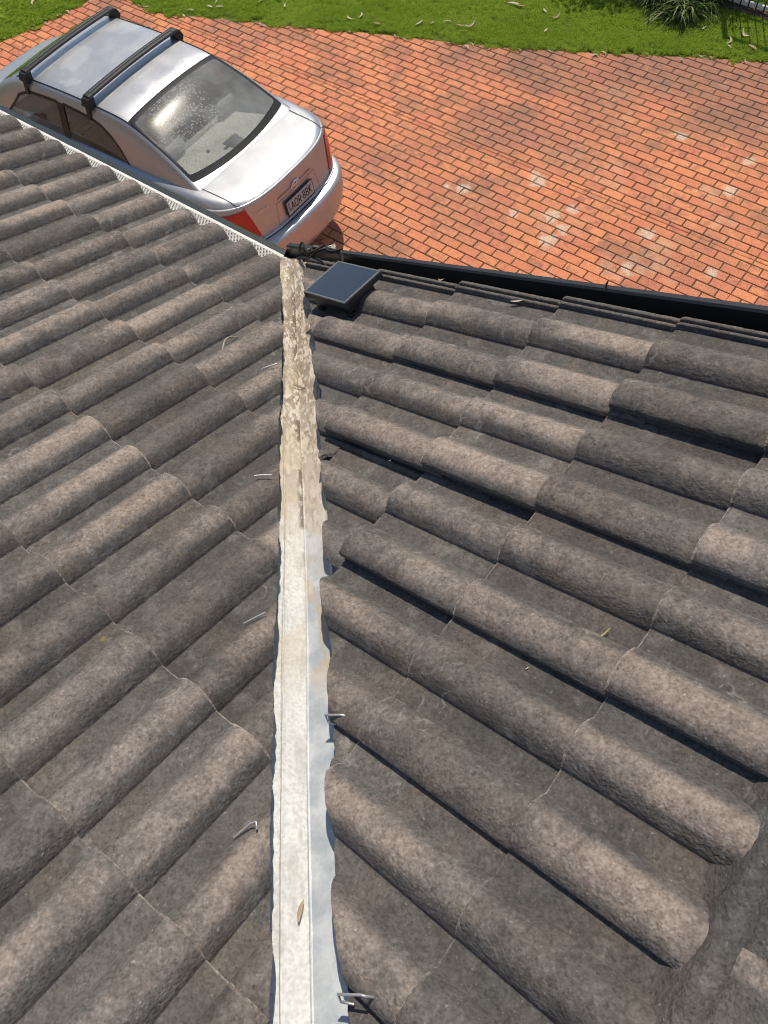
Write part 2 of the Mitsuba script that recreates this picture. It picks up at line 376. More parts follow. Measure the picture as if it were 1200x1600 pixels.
def dmesh_cols(poly, a, b, dy):
    parts = MB2()
    x0, y0, x1, y1 = poly.bounds
    ny = max(1, math.ceil((y1 - y0) / dy)); ys = np.linspace(y0, y1, ny + 1)
    A, B = np.meshgrid(np.arange(a, b), np.arange(ny), indexing='ij'); A, B = A.ravel(), B.ravel()
    cells = shapely.box(A, ys[B], A + 1, ys[B + 1])
    shapely.prepare(poly); inside = shapely.covers(poly, cells)
    for k in np.nonzero(inside)[0]:
        i, j = A[k], B[k]
        parts.add([[i, ys[j]], [i + 1, ys[j]], [i + 1, ys[j + 1]], [i, ys[j + 1]]], [[0, 1, 2], [0, 2, 3]])
    rest = np.nonzero(~inside)[0]
    cut = shapely.intersection(poly, cells[rest])
    for g in cut[shapely.area(cut) > 1e-7]:
        for q in getattr(g, 'geoms', [g]):
            if q.geom_type != 'Polygon' or q.area < 1e-7: continue
            tv, tf = trimesh.creation.triangulate_polygon(q, engine='earcut'); tv, tf = np.asarray(tv), np.array(tf)
            e1, e2 = tv[tf[:, 1]] - tv[tf[:, 0]], tv[tf[:, 2]] - tv[tf[:, 0]]
            flip = e1[:, 0] * e2[:, 1] - e1[:, 1] * e2[:, 0] < 0
            tf[flip] = tf[flip][:, ::-1]
            parts.add(tv, tf)
    V, F = parts.mesh()
    _, first, inv = np.unique(np.round(V, 6), axis=0, return_index=True, return_inverse=True)
    V, F = V[first], inv.ravel()[F]
    return V, F[(F[:, 0] != F[:, 1]) & (F[:, 1] != F[:, 2]) & (F[:, 0] != F[:, 2])]


class MB2(MB): pass


def poly_left():
    pts = np.array([(0.05, -.070), (-.42, -.069), (-.62, -.078), (-.80, -.092), (-1.1, -.096), (-1.2, -.110), (-1.4, -.117), (-1.5, -.125), (-1.57, -.122), (-1.62, -.116), (-1.7, -.130), (-2.2, -.14)])
    ys = np.arange(0.05, -2.2, -0.011); d = np.interp(-ys, -pts[:, 0], pts[:, 1])
    d = d + rng.normal(0, 0.0016, len(ys)) + 0.004 * (meshkit.noise(np.column_stack([ys * 22, ys * 0, ys * 0]), 5) - .5) * 2
    edge = np.column_stack([d - ys, -ys / CP])           # (X, s)
    return Polygon(np.vstack([edge, [[-6, 2.4 / CP], [-6, -0.3]], [[edge[0, 0], -0.3]]])).buffer(0)


def poly_right():
    pts = np.array([(-.1, .06), (.2, .060), (.37, .080), (.5, .086), (.68, .088), (.80, .074), (.95, .072), (1.0, .062), (1.22, .064), (1.38, .056), (1.52, .044), (1.65, .042), (2.2, .034)])
    xs = np.arange(-0.1, 2.2, 0.011); d = np.interp(xs, pts[:, 0], pts[:, 1])
    d = d + rng.normal(0, 0.0016, len(xs)) + 0.006 * (meshkit.noise(np.column_stack([xs * 17, xs * 0, xs * 0]), 9) - .5) * 2
    edge = np.column_stack([d - xs, xs / CP])            # (Y, s)
    P = Polygon(np.vstack([edge, [[3, 2.2 / CP], [3, -0.3 / CP]]])).buffer(0)
    notch = Polygon([(-1.012, 1.015 / CP), (-0.975, 1.022 / CP), (-0.985, 1.05 / CP), (-0.994, 1.112 / CP), (-1.012, 1.108 / CP), (-1.06, 1.082 / CP)])
    return P.difference(notch)


def make_tile(key, P, u0, s0, region, lift=0.0, twist=0.0, r=None, tilt=0.0, coarse=False):
    """one tile: overlapping edge at u0, lower end at s0"""
    L = 0.405
    corner = np.array([[0, 0], [0.352, 0], [0.352, L], [0, L]])
    rect = sbox(0, 0, 0.352, L)
    local = affinity.translate(region, -u0, -s0) if region is not None else None
    poly = rect if local is None else rect.intersection(local)
    if poly.is_empty or poly.area < 3e-4: return None
    geoms = [g for g in getattr(poly, 'geoms', [poly]) if g.geom_type == 'Polygon' and g.area > 3e-4]
    c = on(P, u0 + .15, s0 + .2, 0); dist = np.linalg.norm(c - CAM)
    us, dv = (U_BREAKS, 0.006) if dist < 2.6 else (U_COARSE, 0.010) if dist < 4.2 else (U_COARSE, 0.02)
    if coarse: us, dv = U_COARSE, 0.02
    amp = 1.0
    r = rng.random() if r is None else r
    off = rng.random(3) * 50
    tw = math.tan(math.radians(twist))

    def height(u, v):
        e = np.clip(v / 0.007, 0, 1)
        h = prof(u) + STEP * (1 - v / G) - 0.003 * (1 - e) ** 2
        q = np.column_stack([u, v, u * 0]) + off
        return h + amp * ((meshkit.fbm(q * 48, 2, 3) - .5) * 0.0009 + (meshkit.noise(q * 170, 8) - .5) * 0.0014)

    def world(u, v, h): return on(P, u0 + u + tw * (v - .2), s0 + v - tw * (u - .15), h + lift + tilt * (u - .15))

    mb, uv = MB(), []
    for g in geoms:
        V, F = dmesh_u(g, us, dv)
        h = height(V[:, 0], V[:, 1])
        mb.add(world(V[:, 0], V[:, 1], h), F); uv.append(np.column_stack([np.where(V[:, 1] < .002, 1.56, np.clip(prof(V[:, 0]) / HB, 0, 1)), np.full(len(V), r)]))
        V2, F2 = dmesh_u(g, U_COARSE, 0.05)
        # underside: a shell of the tile's thickness, thinner under the barrels' feet
        hb = prof(V2[:, 0]) + STEP * (1 - V2[:, 1] / G) - TH
        mb.add(world(V2[:, 0], V2[:, 1], hb), F2[:, ::-1]); uv.append(np.column_stack([np.full(len(V2), 0.0), np.full(len(V2), r)]))
        for ring in [g.exterior] + list(g.interiors):
            c2 = np.array(shapely.segmentize(ring, 0.005).coords)
            # keep the profile's corners on the rim
            if not shapely.is_ccw(ring) and ring is g.exterior: c2 = c2[::-1]
            ht = height(c2[:, 0], c2[:, 1]); n = len(c2)
            top, bot = world(c2[:, 0], c2[:, 1], ht), world(c2[:, 0], c2[:, 1], np.minimum(ht - 0.004, prof(c2[:, 0]) + STEP * (1 - c2[:, 1] / G) - TH))
            i = np.arange(n - 1)
            f = np.vstack([np.column_stack([i, i + n, i + 1]), np.column_stack([i + 1, i + n, i + n + 1])])
            mb.add(np.vstack([top, bot]), f)
            flag = np.where(c2[:, 1] < 1e-4, 2.0, np.where((c2[:, 0] < 1e-4), 0.0, 2.0))
            uv.append(np.column_stack([np.r_[flag, flag], np.full(2 * n, r)]))
    put(key, mb.mesh(), 'tile_mat', smooth=True, uv=np.vstack(uv))
    return key


REG_L, REG_R = poly_left(), poly_right()
labels['house'] = {'label': 'house roof of weathered brown double-roll tiles meeting in a metal valley', 'category': 'house'}
DL = [0.010, -0.0127, -0.0047, 0.0042, 0.0225, -0.0071, 0.004, 0.0]
DR = [0.0, 0.0, 0.0027, 0.0139, -0.0045, -0.0068, -0.0047, 0.0]
X0L, Y0L, X1R, Y1R = -0.5101, -0.11, 0.1427, -0.2271

RAISED = {(3, 2): -.105, (3, 1): -.055, (4, 0): -.07, (5, 2): -.075, (4, 1): -.03, (2, 1): -.03, (2, 3): -.03, (5, 1): -.03}     # tiles whose overlapping edge stands up
# underlay sheets below the tiles: the two slopes themselves
def sheet(P, corners, h, key, mat):
    c = np.array(corners, float)
    mb = MB()
    a, b = on(P, c[:, 0], c[:, 1], np.full(len(c), h)), on(P, c[:, 0], c[:, 1], np.full(len(c), h - 0.015))
    n = len(c); i = np.arange(n); j = (i + 1) % n
    cap = caps(c)
    mb.add(np.vstack([a, b]), np.vstack([cap, cap[:, ::-1] + n, np.column_stack([i, i + n, j]), np.column_stack([j, i + n, j + n])]))
    put(key, mb.mesh(), mat)


S_TOP_L, S_TOP_R = 2.65, 2.012 / CP
sheet(PLANE_L, [(-10.5, 0.12), (-0.12, 0.12), (2.4, 2.55), (2.4, S_TOP_L), (-10.5, S_TOP_L)], -0.085, 'house__roof_slope', 'sarking')
sheet(PLANE_R, [(0.03, 0.03), (0.03, S_TOP_R), (-2.7, S_TOP_R), (-2.05, S_TOP_R), (-0.05, 0.1)], -0.085, 'house__roof_slope_001', 'sarking')

for j in range(0, 8):
    s0 = (-Y0L) / CP - 0.0 + 0.0 if False else 0.0
    sj = -Y0L / CP + j * G + DL[j]
    for k in range(-11, 10):
        u0 = X0L - BW + 0.15 * 2 * k
        if u0 < -3.4: continue
        near = on(PLANE_L, u0, sj, 0)
        if sj > S_TOP_L - .3: continue
        make_tile(num('house__roof_slope__tile'), PLANE_L, u0 + rng.normal(0, .0015), sj + rng.normal(0, .0025), REG_L if u0 > -0.9 + 0 * j or True else None,
                  lift=max(0, rng.normal(0.001, .0015)), twist=rng.normal(0, .15), tilt=rng.normal(0, 0.006))
for k in range(0, 7):
    sk = (X1R) / CP + k * G + DR[k]
    for m in range(0, 9):
        u0 = Y1R - 0.15 - 0.30 * m
        if sk > S_TOP_R - .06: continue
        lift, tilt = max(0, rng.normal(0.001, .0015)), rng.normal(0, 0.008)
        du, ds = rng.normal(0, .001), rng.normal(0, .0025)
        if (k, m) == (2, 2): lift, tilt, du = -0.020, 0.0, -0.019        # the cut piece that has slipped
        if (k, m) in RAISED: tilt = RAISED[k, m]
        reg = REG_R.intersection(sbox(-9, -9, 9, S_TOP_R))
        make_tile(num('house__roof_slope_001__tile'), PLANE_R, u0 + du, sk + ds, reg, lift=lift, twist=rng.normal(0, .15), tilt=tilt)

# ------------------------------------------------------------------ valley flashing
def valley(key, d_lo, d_hi, mat, side):
    ms = np.arange(-0.03, 2.0, 0.009); nd = 110
    V = []
    for m in ms:
        fold = np.interp(m, [0, .95, 1.15, 1.35, 1.5, 1.6, 2.0], [-.012, -.018, -.024, -.036, -.041, -.045, -.05])
        lo, hi = (d_lo, fold) if side < 0 else (fold, d_hi)
        d = np.linspace(lo, hi, nd)
        a, b = -0.046, -0.046 - t * fold * 0 - 0.0
        x, y = m + d / 2, -m + d / 2
        zl, zr = Z0 - t * y + a, Z0 + t * x + a + (-t * fold)
        z = zl if side < 0 else zr
        q = np.column_stack([x * 45, y * 45, d * 0])
        silt = np.clip((1.0 - m) / 0.25, 0, 1)
        z = z + silt * (meshkit.fbm(q, 3, 4) - .45) * 0.007 + (meshkit.fbm(q * .3, 2, 6) - .5) * 0.004
        if side < 0:
            rib = np.interp(m, [0, 1.09, 1.25, 1.39, 1.6], [-.072, -.086, -.097, -.104, -.111])
            z = z + 0.0030 * np.exp(-((d - rib) / 0.006) ** 2) - 0.0035 * np.exp(-((d - rib + .004) / 0.0022) ** 2)
            z = z + 0.0022 * np.exp(-((d - fold) / 0.0025) ** 2)
        else:
            rib = 0.075 - 0.02 * np.clip(m - 1, 0, 1)
            z = z + 0.004 * np.exp(-((d - rib) / 0.006) ** 2) + 0.0022 * np.exp(-((d - fold) / 0.0025) ** 2)
        V.append(np.column_stack([x, y, z]))
    n = len(ms); i, j = np.meshgrid(np.arange(n - 1), np.arange(nd - 1), indexing='ij')
    a = (i * nd + j).ravel()
    put(key, (np.vstack(V), np.column_stack([a, a + nd, a + nd + 1, a + 1])), mat, smooth=True)


valley('house__valley__flank', -0.26, 0, 'flank_a_mat', -1)
valley('house__valley__flank_001', 0, 0.22, 'flank_b_mat', 1)
tag('house__valley__flank_001', 'blue grey metal side of the valley')
tag('house__valley__flank', 'cream speckled side of the valley, dirty at its lower end')

# ------------------------------------------------------------------ gutter, leaf guard, barge, walls
GY, GZ = 0.066, 3.366                                # outer lip
put('house__gutter', MB().add(*extrude_x([(GY, GZ), (GY, GZ - .105), (-.055, GZ - .105), (-.055, GZ - .02), (-.051, GZ - .02), (-.051, GZ - .101), (GY - .004, GZ - .101), (GY - .004, GZ - .012), (GY - .024, GZ - .012), (GY - .032, GZ - .004), (GY - .030, GZ + .004), (GY - .004, GZ + .003)], -10.5, -0.035, slope=.016)).mesh(), 'green_black', smooth=30)
put('house__gutter__lip', extrude_x([(GY - .062, GZ + .030), (GY - .062, GZ + .0325), (GY - .034, GZ + .0105), (GY - .034, GZ + .007)], -10.5, -0.05, slope=.016), 'white_paint')
put('house__fascia', MB().add(*cbox((-5.25, -.072, GZ - .12), (10.5, .03, .22), .003)).mesh(), 'white_paint')
# perforated guard: two crossing sets of narrow strips, from under the tiles down to the lip
ga, gb = np.array([-0.165, 3.462]), np.array([GY - .058, GZ + .030])
span = np.linalg.norm(gb - ga); mb = MB(); pitch, wd = 0.0155, 0.0052
sag = lambda x, w: 0.010 * (meshkit.noise(np.column_stack([x * 3.2, w * 6, x * 0]), 2) - .5) * np.sin(np.pi * np.clip(w / span, 0, 1))
for fam in (-1, 1):
    for x in np.arange(-2.75, 0.12, pitch):
        w = np.linspace(0, span, 9); xa = x + fam * (w - span / 2) * 0.9
        ok = (xa > -2.75) & (xa < -0.012)
        if ok.sum() < 2: continue
        w, xa = w[ok], xa[ok]; V = []
        for sg in (-1, 1):
            xx = xa + sg * wd * 0.67
            q = ga + np.outer(w / span, gb - ga)
            V.append(np.column_stack([xx, q[:, 0], q[:, 1] + .016 * xx * (w / span) + sag(xx, w) + (0.0004 if fam > 0 else 0)]))
        n = len(w); i = np.arange(n - 1)
        mb.add(np.vstack(V), np.column_stack([i, i + 1, i + 1 + n, i + n]))
put('house__leaf_guard', mb.mesh(), 'mesh_white', label='white perforated mesh over the gutter')
# barge capping along the verge
SL = 0.3805; BZ = 3.452
bp = np.array([(.062, 0), (.062, -.16), (.058, -.16), (.058, -.010), (.046, -.013), (.046, -.075), (-.05, -.080), (-.05, -.083), (.042, -.079), (.042, -.006), (.047, .0005)]) + [0, BZ]
put('house__barge_flashing', extrude_x(bp, -.085, 2.12, slope=SL), 'black_metal', smooth=30, label='black barge flashing along the gable verge')
nx = 1.17; put('house__barge_flashing__nail', tube([(nx, .052, BZ + SL * nx - .006), (nx + .002, .053, BZ + SL * nx + .022)], .0022), 'matt_black')
# walls under the roof
put('house__wall', cbox((-5.1, -.60, 1.58), (10.8, .24, 3.16), .004), 'render_wall')
put('house__wall_001', MB().add(*hull([(-.05, -.12, 0), (2.2, -.12, 0), (-.05, -.12, 3.3), (2.2, -.12, 4.15), (-.05, -.36, 0), (2.2, -.36, 0), (-.05, -.36, 3.3), (2.2, -.36, 4.15)])).mesh(), 'render_wall')
put('house__soffit', cbox((-5.25, -.28, GZ - .235), (10.5, .40, .015), .002), 'white_paint')

# ridge: bedding mortar and caps
mb = MB(); ys = np.arange(.05, -2.75, -.012)
nn = lambda k, f, sd: meshkit.fbm(np.column_stack([ys * f, ys * 0 + k, ys * 0]), 3, sd) - .5
V = []
ZR, XM = Z0 + t * 2.0, 1.988
for k, (dx, dz) in enumerate([(-.032, .008), (-.018, .026), (-.005, .047), (.008, .051), (.024, .045), (.050, .024)]):
    V.append(np.column_stack([XM + dx + .014 * nn(k, 9, 2) + .007 * nn(k + 3, 55, 5), ys, Z0 + t * (XM + dx) + dz + .008 * nn(k, 20, 7) + .004 * nn(k, 90, 8)]))
n = len(ys); i = np.arange(n - 1); f = []
for k in range(5): f.append(np.column_stack([k * n + i, (k + 1) * n + i, (k + 1) * n + i + 1, k * n + i + 1]))
put('house__ridge', (np.vstack(V), np.vstack(f)), 'tile_mat', smooth=True, uv=np.full((6 * n, 2), .25), label='cement bedding under the ridge caps')
for q in range(8):
    y1 = -1.205 + .385 * (4 - q) - .0; L = .41; V = []; uvs = []
    vs = np.linspace(0, L, 28); ph = np.linspace(0, math.pi, 33)
    for v in vs:
        rad = .152 + .004 * (1 - v / L) + (.0025 if v < .045 else 0)
        xx, zz = 2.166 - rad * np.cos(ph), ZR + .024 + .070 * (rad / .15) ** 2 * np.sin(ph) ** 1.15
        qn = np.column_stack([xx, np.full(33, y1 - v), zz]); nz = (meshkit.fbm(qn * 60, 2, 3) - .5) * .0024
        V.append(np.column_stack([xx, np.full(33, y1 - v + .0), zz + nz])); uvs.append(np.column_stack([np.full(33, (.45 if v > .045 else .95)), np.full(33, .2 + .07 * q)]))
    i, j = np.meshgrid(np.arange(27), np.arange(32), indexing='ij'); a = (i * 33 + j).ravel()
    put(num('house__ridge__cap'), (np.vstack(V), np.column_stack([a, a + 33, a + 34, a + 1])), 'tile_mat', smooth=True, uv=np.vstack(uvs))
PLANE_T = dict(o=np.array([2.32, 0, ZR - .005]), u=np.array([0, -1., 0]), s=np.array([-CP, 0, SP]), n=np.array([SP, 0, CP]))
sheet(PLANE_T, [(-.05, 0), (2.7, 0), (2.7, -2.2), (-.05, -2.2)], -.085, 'house__roof_slope_002', 'sarking')
for j in range(1, 6):
    for k in range(9): make_tile(num('house__roof_slope_002__tile'), PLANE_T, -.06 + .30 * k, -j * G + .06, None, lift=max(0, rng.normal(.001, .001)), twist=rng.normal(0, .15), coarse=True)

# ------------------------------------------------------------------ the car (local: x forward from the rear bumper, y towards the car's right, z up)
CAR_X, CAR_Y, CAR_YAW = -2.633, 2.494, math.radians(2.3)
LEN = 4.38


def W(V):
    V = np.asarray(V, float); c, s = math.cos(CAR_YAW), math.sin(CAR_YAW)
    x, y = -(V[..., 0]), V[..., 1]
    return np.stack([CAR_X + x * c - y * s, CAR_Y + x * s + y * c, V[..., 2]], -1)


def cput(key, mesh, mat, smooth=False, flip=True, **k):
    if isinstance(mesh, MB): mesh = mesh.mesh()
    v, f = (np.asarray(mesh.vertices), np.asarray(mesh.faces)) if hasattr(mesh, 'vertices') else mesh
    f = np.asarray(f)
    put('parked_car__' + key, (W(v), f[:, ::-1] if flip else f), mat, smooth=smooth, **k)     # the map mirrors x


def paint_color(p, n, uv):
    f = fbm(p.x * 3.1, p.y * 3.1, 3.0, 4)
    top = smoothstep(1.30, 1.38, p.z) * smoothstep(-4.35, -4.6, p.x)
    chalk = smoothstep(0.47, 0.53, f) * top
    base = mix((0.44, 0.46, 0.49), (0.55, 0.56, 0.57), chalk)
    dust = smoothstep(0.4, 0.8, fbm(p.x * 14, p.y * 14, p.z * 14, 4))
    return mix(base, (0.52, 0.50, 0.47), dust * 0.25) * (0.96 + 0.08 * noise(p.x * 240, p.y * 240, p.z * 240))


scene['paint'] = two({'type': 'principled', 'base_color': mikit.proc(paint_color), 'metallic': 0.72, 'roughness': mikit.proc(lambda p, n, uv: 0.30 + 0.14 * fbm(p.x * 9, p.y * 9, p.z * 9, 3)), 'clearcoat': 0.7, 'clearcoat_gloss': 0.93, 'specular': 0.5})
scene['glass_clear'] = {'type': 'thindielectric', 'int_ior': 1.5, 'specular_transmittance': rgb(.92, .95, .93)}
scene['glass_dark'] = {'type': 'thindielectric', 'int_ior': 1.5, 'specular_transmittance': rgb(.11, .12, .12)}


def spots(p, n, uv):
    a, b, c = voronoi(p.x * 44, p.y * 44 + p.z * 9)
    drop = (1 - smoothstep(0.16 + 0.18 * c, 0.26 + 0.2 * c, a)) * smoothstep(0.35, 0.6, c)
    zone = smoothstep(0.40, 0.60, fbm(p.x * 3 + 2, p.y * 4, 1.0, 3)) * (1 - smoothstep(2.45, 2.95, p.y)) * (1 - smoothstep(-3.75, -3.45, p.x))
    return 0.19 + 0.16 * smoothstep(0.35, 0.8, fbm(p.x * 6, p.y * 6, 2.0, 4)) + 0.30 * drop * zone


scene['dust_white'] = two({'type': 'diffuse', 'reflectance': rgb(.52, .54, .54)})
scene['film'] = two({'type': 'principled', 'base_color': rgb(.20, .22, .22), 'roughness': .16, 'specular': .6})
scene['glass_film'] = {'type': 'blendbsdf', 'weight': .07, 'a': {'type': 'ref', 'id': 'glass_clear'}, 'b': {'type': 'ref', 'id': 'film'}}
scene['glass_dusty'] = {'type': 'blendbsdf', 'weight': mikit.proc(spots), 'a': {'type': 'ref', 'id': 'glass_film'}, 'b': {'type': 'ref', 'id': 'dust_white'}}
plain('frit', (0.012, 0.013, 0.014), 0.18, specular=0.6)
plain('seam_grey', (0.16, 0.165, 0.17), 0.5)
plain('trim_black', (0.015, 0.015, 0.016), 0.5)
plain('rack_black', (0.018, 0.019, 0.021), 0.46, specular=0.45)
plain('rack_grey', (0.06, 0.062, 0.065), 0.55)
plain('tyre', (0.022, 0.022, 0.022), 0.85)
plain('alloy', (0.6, 0.6, 0.61), 0.3, metallic=0.8)
plain('chrome', (0.78, 0.78, 0.78), 0.12, metallic=1.0)
plain('lamp_red', (0.42, 0.010, 0.014), 0.08, specular=0.6, clearcoat=1.0)
plain('lamp_clear', (0.7, 0.7, 0.72), 0.1, clearcoat=1.0)
plain('lamp_amber', (0.75, 0.28, 0.03), 0.1, clearcoat=1.0)
plain('cabin_grey', (0.46, 0.46, 0.42), 0.9)
plain('cabin_dark', (0.045, 0.045, 0.045), 0.9)
plain('seat_grey', (0.30, 0.30, 0.28), 0.95)
plain('plate_white', (0.40, 0.40, 0.385), 0.45)
labels['parked_car'] = {'label': 'silver sedan with two black roof bars parked on the brick driveway', 'category': 'car'}

zt_c = lambda x: np.interp(x, [0, .10, .18, .40, .66, 3.40, 3.7, 4.1, 4.3, 4.4], [1.03, 1.042, 1.052, 1.064, 1.072, 1.02, .96, .87, .80, .76])      # deck and bonnet on the centre line
zs_c = lambda x: np.interp(x, [0, .2, .35, .8, 2.0, 3.3, 3.9, 4.4], [1.025, 1.03, 1.022, 1.0, .955, .93, .84, .72])                                          # shoulder
LV = np.array([  # level z, half width, rear inset, front inset
    [.20, .70, .16, .20], [.26, .78, .06, .10], [.34, .815, .02, .04], [.46, .835, .0, .01], [.58, .84, .0, .0], [.622, .838, .010, .01], [.636, .834, .030, .02], [.643, .832, .060, .025], [.648, .832, .105, .03],
    [.70, .842, .110, .03], [.80, .840, .120, .05], [.88, .834, .129, .08], [.94, .826, .136, .12], [.978, .817, .141, .16], [.996, .809, .145, .20], [1.002, .801, .150, .22], [1.005, .790, .158, .24]])
tl = np.linspace(0, 1, len(LV))


def ring(a, tt):
    """a in (-1, 1]: 0 at the rear centre, +-0.5 about the side, +-1 at the nose; tt: level"""
    z0, w, ri, fi = [np.interp(tt, tl, LV[:, k]) for k in range(4)]
    th = a * np.pi
    cx, sy = -np.cos(th), np.sin(th)
    xr, xf = ri, LEN - fi; xm, hl = (xr + xf) / 2, (xf - xr) / 2
    ne = np.where(cx < 0, 11.0, 6.5)
    x = xm + hl * np.sign(cx) * np.abs(cx) ** (2 / ne); y = w * np.sign(sy) * np.abs(sy) ** (2 / 3.0)
    y = y * (1 - .05 * np.clip((x - 3.4) / 1.0, 0, 1) - .035 * np.clip((.9 - x) / .9, 0, 1))
    sc = (zs_c(x) - .6) / (1.005 - .6)
    z = np.where(z0 > .6, .6 + (z0 - .6) * sc, z0)
    return np.stack([x, y, z], -1)


# even spacing of the perimeter
aa = np.linspace(-1, 1, 4001); pp = ring(aa, np.full_like(aa, .55)); sl = np.r_[0, np.cumsum(np.linalg.norm(np.diff(pp, axis=0), axis=1))]
PER = sl[-1]; s2a = lambda s: np.interp(s, sl - sl[2000], aa)       # s: metres along the perimeter from the rear centre
y2s = lambda y: np.interp(y, pp[1060:2941, 1], (sl - sl[2000])[1060:2941])


def body_patch(poly, ds, dt, off=0.0):
    """a polygon in (s, level) laid on the body"""
    V, F = dmesh(poly, ds, dt)
    P = ring(s2a(V[:, 0]), V[:, 1])
    if off:
        e = 1e-3
        du = ring(s2a(V[:, 0] + e), V[:, 1]) - ring(s2a(V[:, 0] - e), V[:, 1]); dv = ring(s2a(V[:, 0]), np.minimum(V[:, 1] + e, 1)) - ring(s2a(V[:, 0]), np.maximum(V[:, 1] - e, 0))
        nrm = np.cross(du, dv); nrm /= np.linalg.norm(nrm, axis=1, keepdims=True) + 1e-12
        c = P - np.array([LEN / 2, 0, .5]); sg = np.sign((nrm * c).sum(1)); P = P + nrm * (sg * off)[:, None]
    return P, F


lev = lambda z: float(np.interp(z, LV[:, 0], tl))
half = PER / 2
# wheel arches cut from the sides
arch = []
side_s = lambda x: np.interp(x, pp[2000:3900, 0], (sl - sl[2000])[2000:3900])
for x in (.94, 3.54):
    for sg in (-1, 1):
        th = np.linspace(0, 2 * np.pi, 40); R = .335
        arch.append(Polygon([(sg * side_s(x + R * math.cos(q)), float(np.interp(.30 + R * math.sin(q), LV[:, 0], tl))) for q in th if .30 + R * math.sin(q) > .19] ).convex_hull)
shell = sbox(-half, 0, half, 1)
for q in arch: shell = shell.difference(q.union(sbox(q.bounds[0] + .02, -.1, q.bounds[2] - .02, q.bounds[1] + .05)))
tail = {}
for sg in (-1, 1):
    tail[sg] = Polygon([(sg * y2s(.585), lev(.966)), (sg * (y2s(.70) + .10), lev(.955)), (sg * (y2s(.70) + .12), lev(.86)), (sg * (y2s(.70) + .02), lev(.70)), (sg * (y2s(.56)), lev(.665)), (sg * y2s(.505), lev(.70))]).buffer(.004)
P, F = body_patch(shell, .035, 1 / 56)
cput('body', (P, F), 'paint', smooth=True)
# deck, bonnet and the tops of the shoulders
rim = ring(np.linspace(-1, 1, 401)[:-1], np.ones(400))
rimp = Polygon(rim[:, :2]).buffer(0)
cabin = Polygon([(.80, -.60), (.80, .60), (3.2, .62), (3.2, -.62)])
V, F = dmesh(rimp.difference(cabin), .03, .03)
d = shapely.distance(rimp.exterior, shapely.points(V))
zz = zs_c(V[:, 0]) + (zt_c(V[:, 0]) - zs_c(V[:, 0])) * (1 - np.exp(-d / .025))
P = np.column_stack([V, zz])
cput('deck', (P, F), 'paint', smooth=True)
# lid seam and rear-lid side seams: thin dark gaps
for sg in (-1, 1):
    xs_ = np.linspace(.17, .66, 20); ys_ = np.full(20, sg * .60) + sg * .03 * (xs_ - .17)
    dd = shapely.distance(rimp.exterior, shapely.points(np.column_stack([xs_, ys_])))
    zq = zs_c(xs_) + (zt_c(xs_) - zs_c(xs_)) * (1 - np.exp(-dd / .025)) + .004
    cput(num('lid_seam'), tube(np.column_stack([xs_, ys_, zq - .0005]), .0028, 5), 'trim_black')

# greenhouse
KAP = np.array([0, .08, .16, .24, .30, .36, .66, 1.0])
SEC_A = np.array([(1, 0), (.965, .25), (.925, .5), (.878, .75), (.83, .89), (.775, .955), (.45, .988), (0, 1)])
SEC_B = np.array([(1, 0), (.985, .32), (.965, .62), (.945, .84), (.93, .93), (.905, .965), (.5, .99), (0, 1)])
from scipy.interpolate import PchipInterpolator, CubicSpline
fa = [PchipInterpolator(KAP, SEC_A[:, k]) for k in (0, 1)]; fb = [PchipInterpolator(KAP, SEC_B[:, k]) for k in (0, 1)]
top_z = PchipInterpolator([.50, .62, .70, .90, 1.15, 1.45, 1.62, 2.1, 2.6, 2.92, 3.15, 3.45, 3.60], [1.02, 1.062, 1.098, 1.205, 1.318, 1.412, 1.434, 1.446, 1.432, 1.395, 1.31, 1.09, .97])
base_w = PchipInterpolator([.5, .7, 1.4, 2.2, 3.0, 3.6], [.70, .708, .715, .715, .715, .70])
base_z = lambda x: zs_c(x) - .015


def gh(x, q):
    """x along the car; q in [-1, 1] across: -1 near belt, 0 roof centre, 1 far belt"""
    k = 1 - np.abs(q); zb = base_z(x); H = np.maximum(top_z(x) - zb, .004); m = np.clip(1 - H / .46, 0, 1)
    yn = fa[0](k) * (1 - m) + fb[0](k) * m; zn = fa[1](k) * (1 - m) + fb[1](k) * m
    return np.stack([x + 0 * q, np.sign(q) * base_w(x) * yn, zb + H * zn], -1)


def gpatch(poly, dx, dq, off=0.0):
    V, F = dmesh(poly, dx, dq)
    P = gh(V[:, 0], V[:, 1])
    if off:
        e = 1e-3
        nrm = np.cross(gh(V[:, 0] + e, V[:, 1]) - gh(V[:, 0] - e, V[:, 1]), gh(V[:, 0], V[:, 1] + e) - gh(V[:, 0], V[:, 1] - e))
        nrm /= np.linalg.norm(nrm, axis=1, keepdims=True) + 1e-12
        c = P - np.array([2.1, 0, .9]); P = P + nrm * (np.sign((nrm * c).sum(1)) * off)[:, None]
    return P, F


def bowed(xb, xt, qb, qt, bow_b, bow_t, rad):
    """a screen: bottom edge at xb, top at xt, half extents qb and qt in q, edges bowed"""
    s = np.linspace(-1, 1, 25)
    pts = [(xb + bow_b * (1 - k * k), k * qb) for k in s] + [(xt + bow_t * (1 - k * k), k * qt) for k in s[::-1]]
    return Polygon(pts).buffer(-rad).buffer(rad)


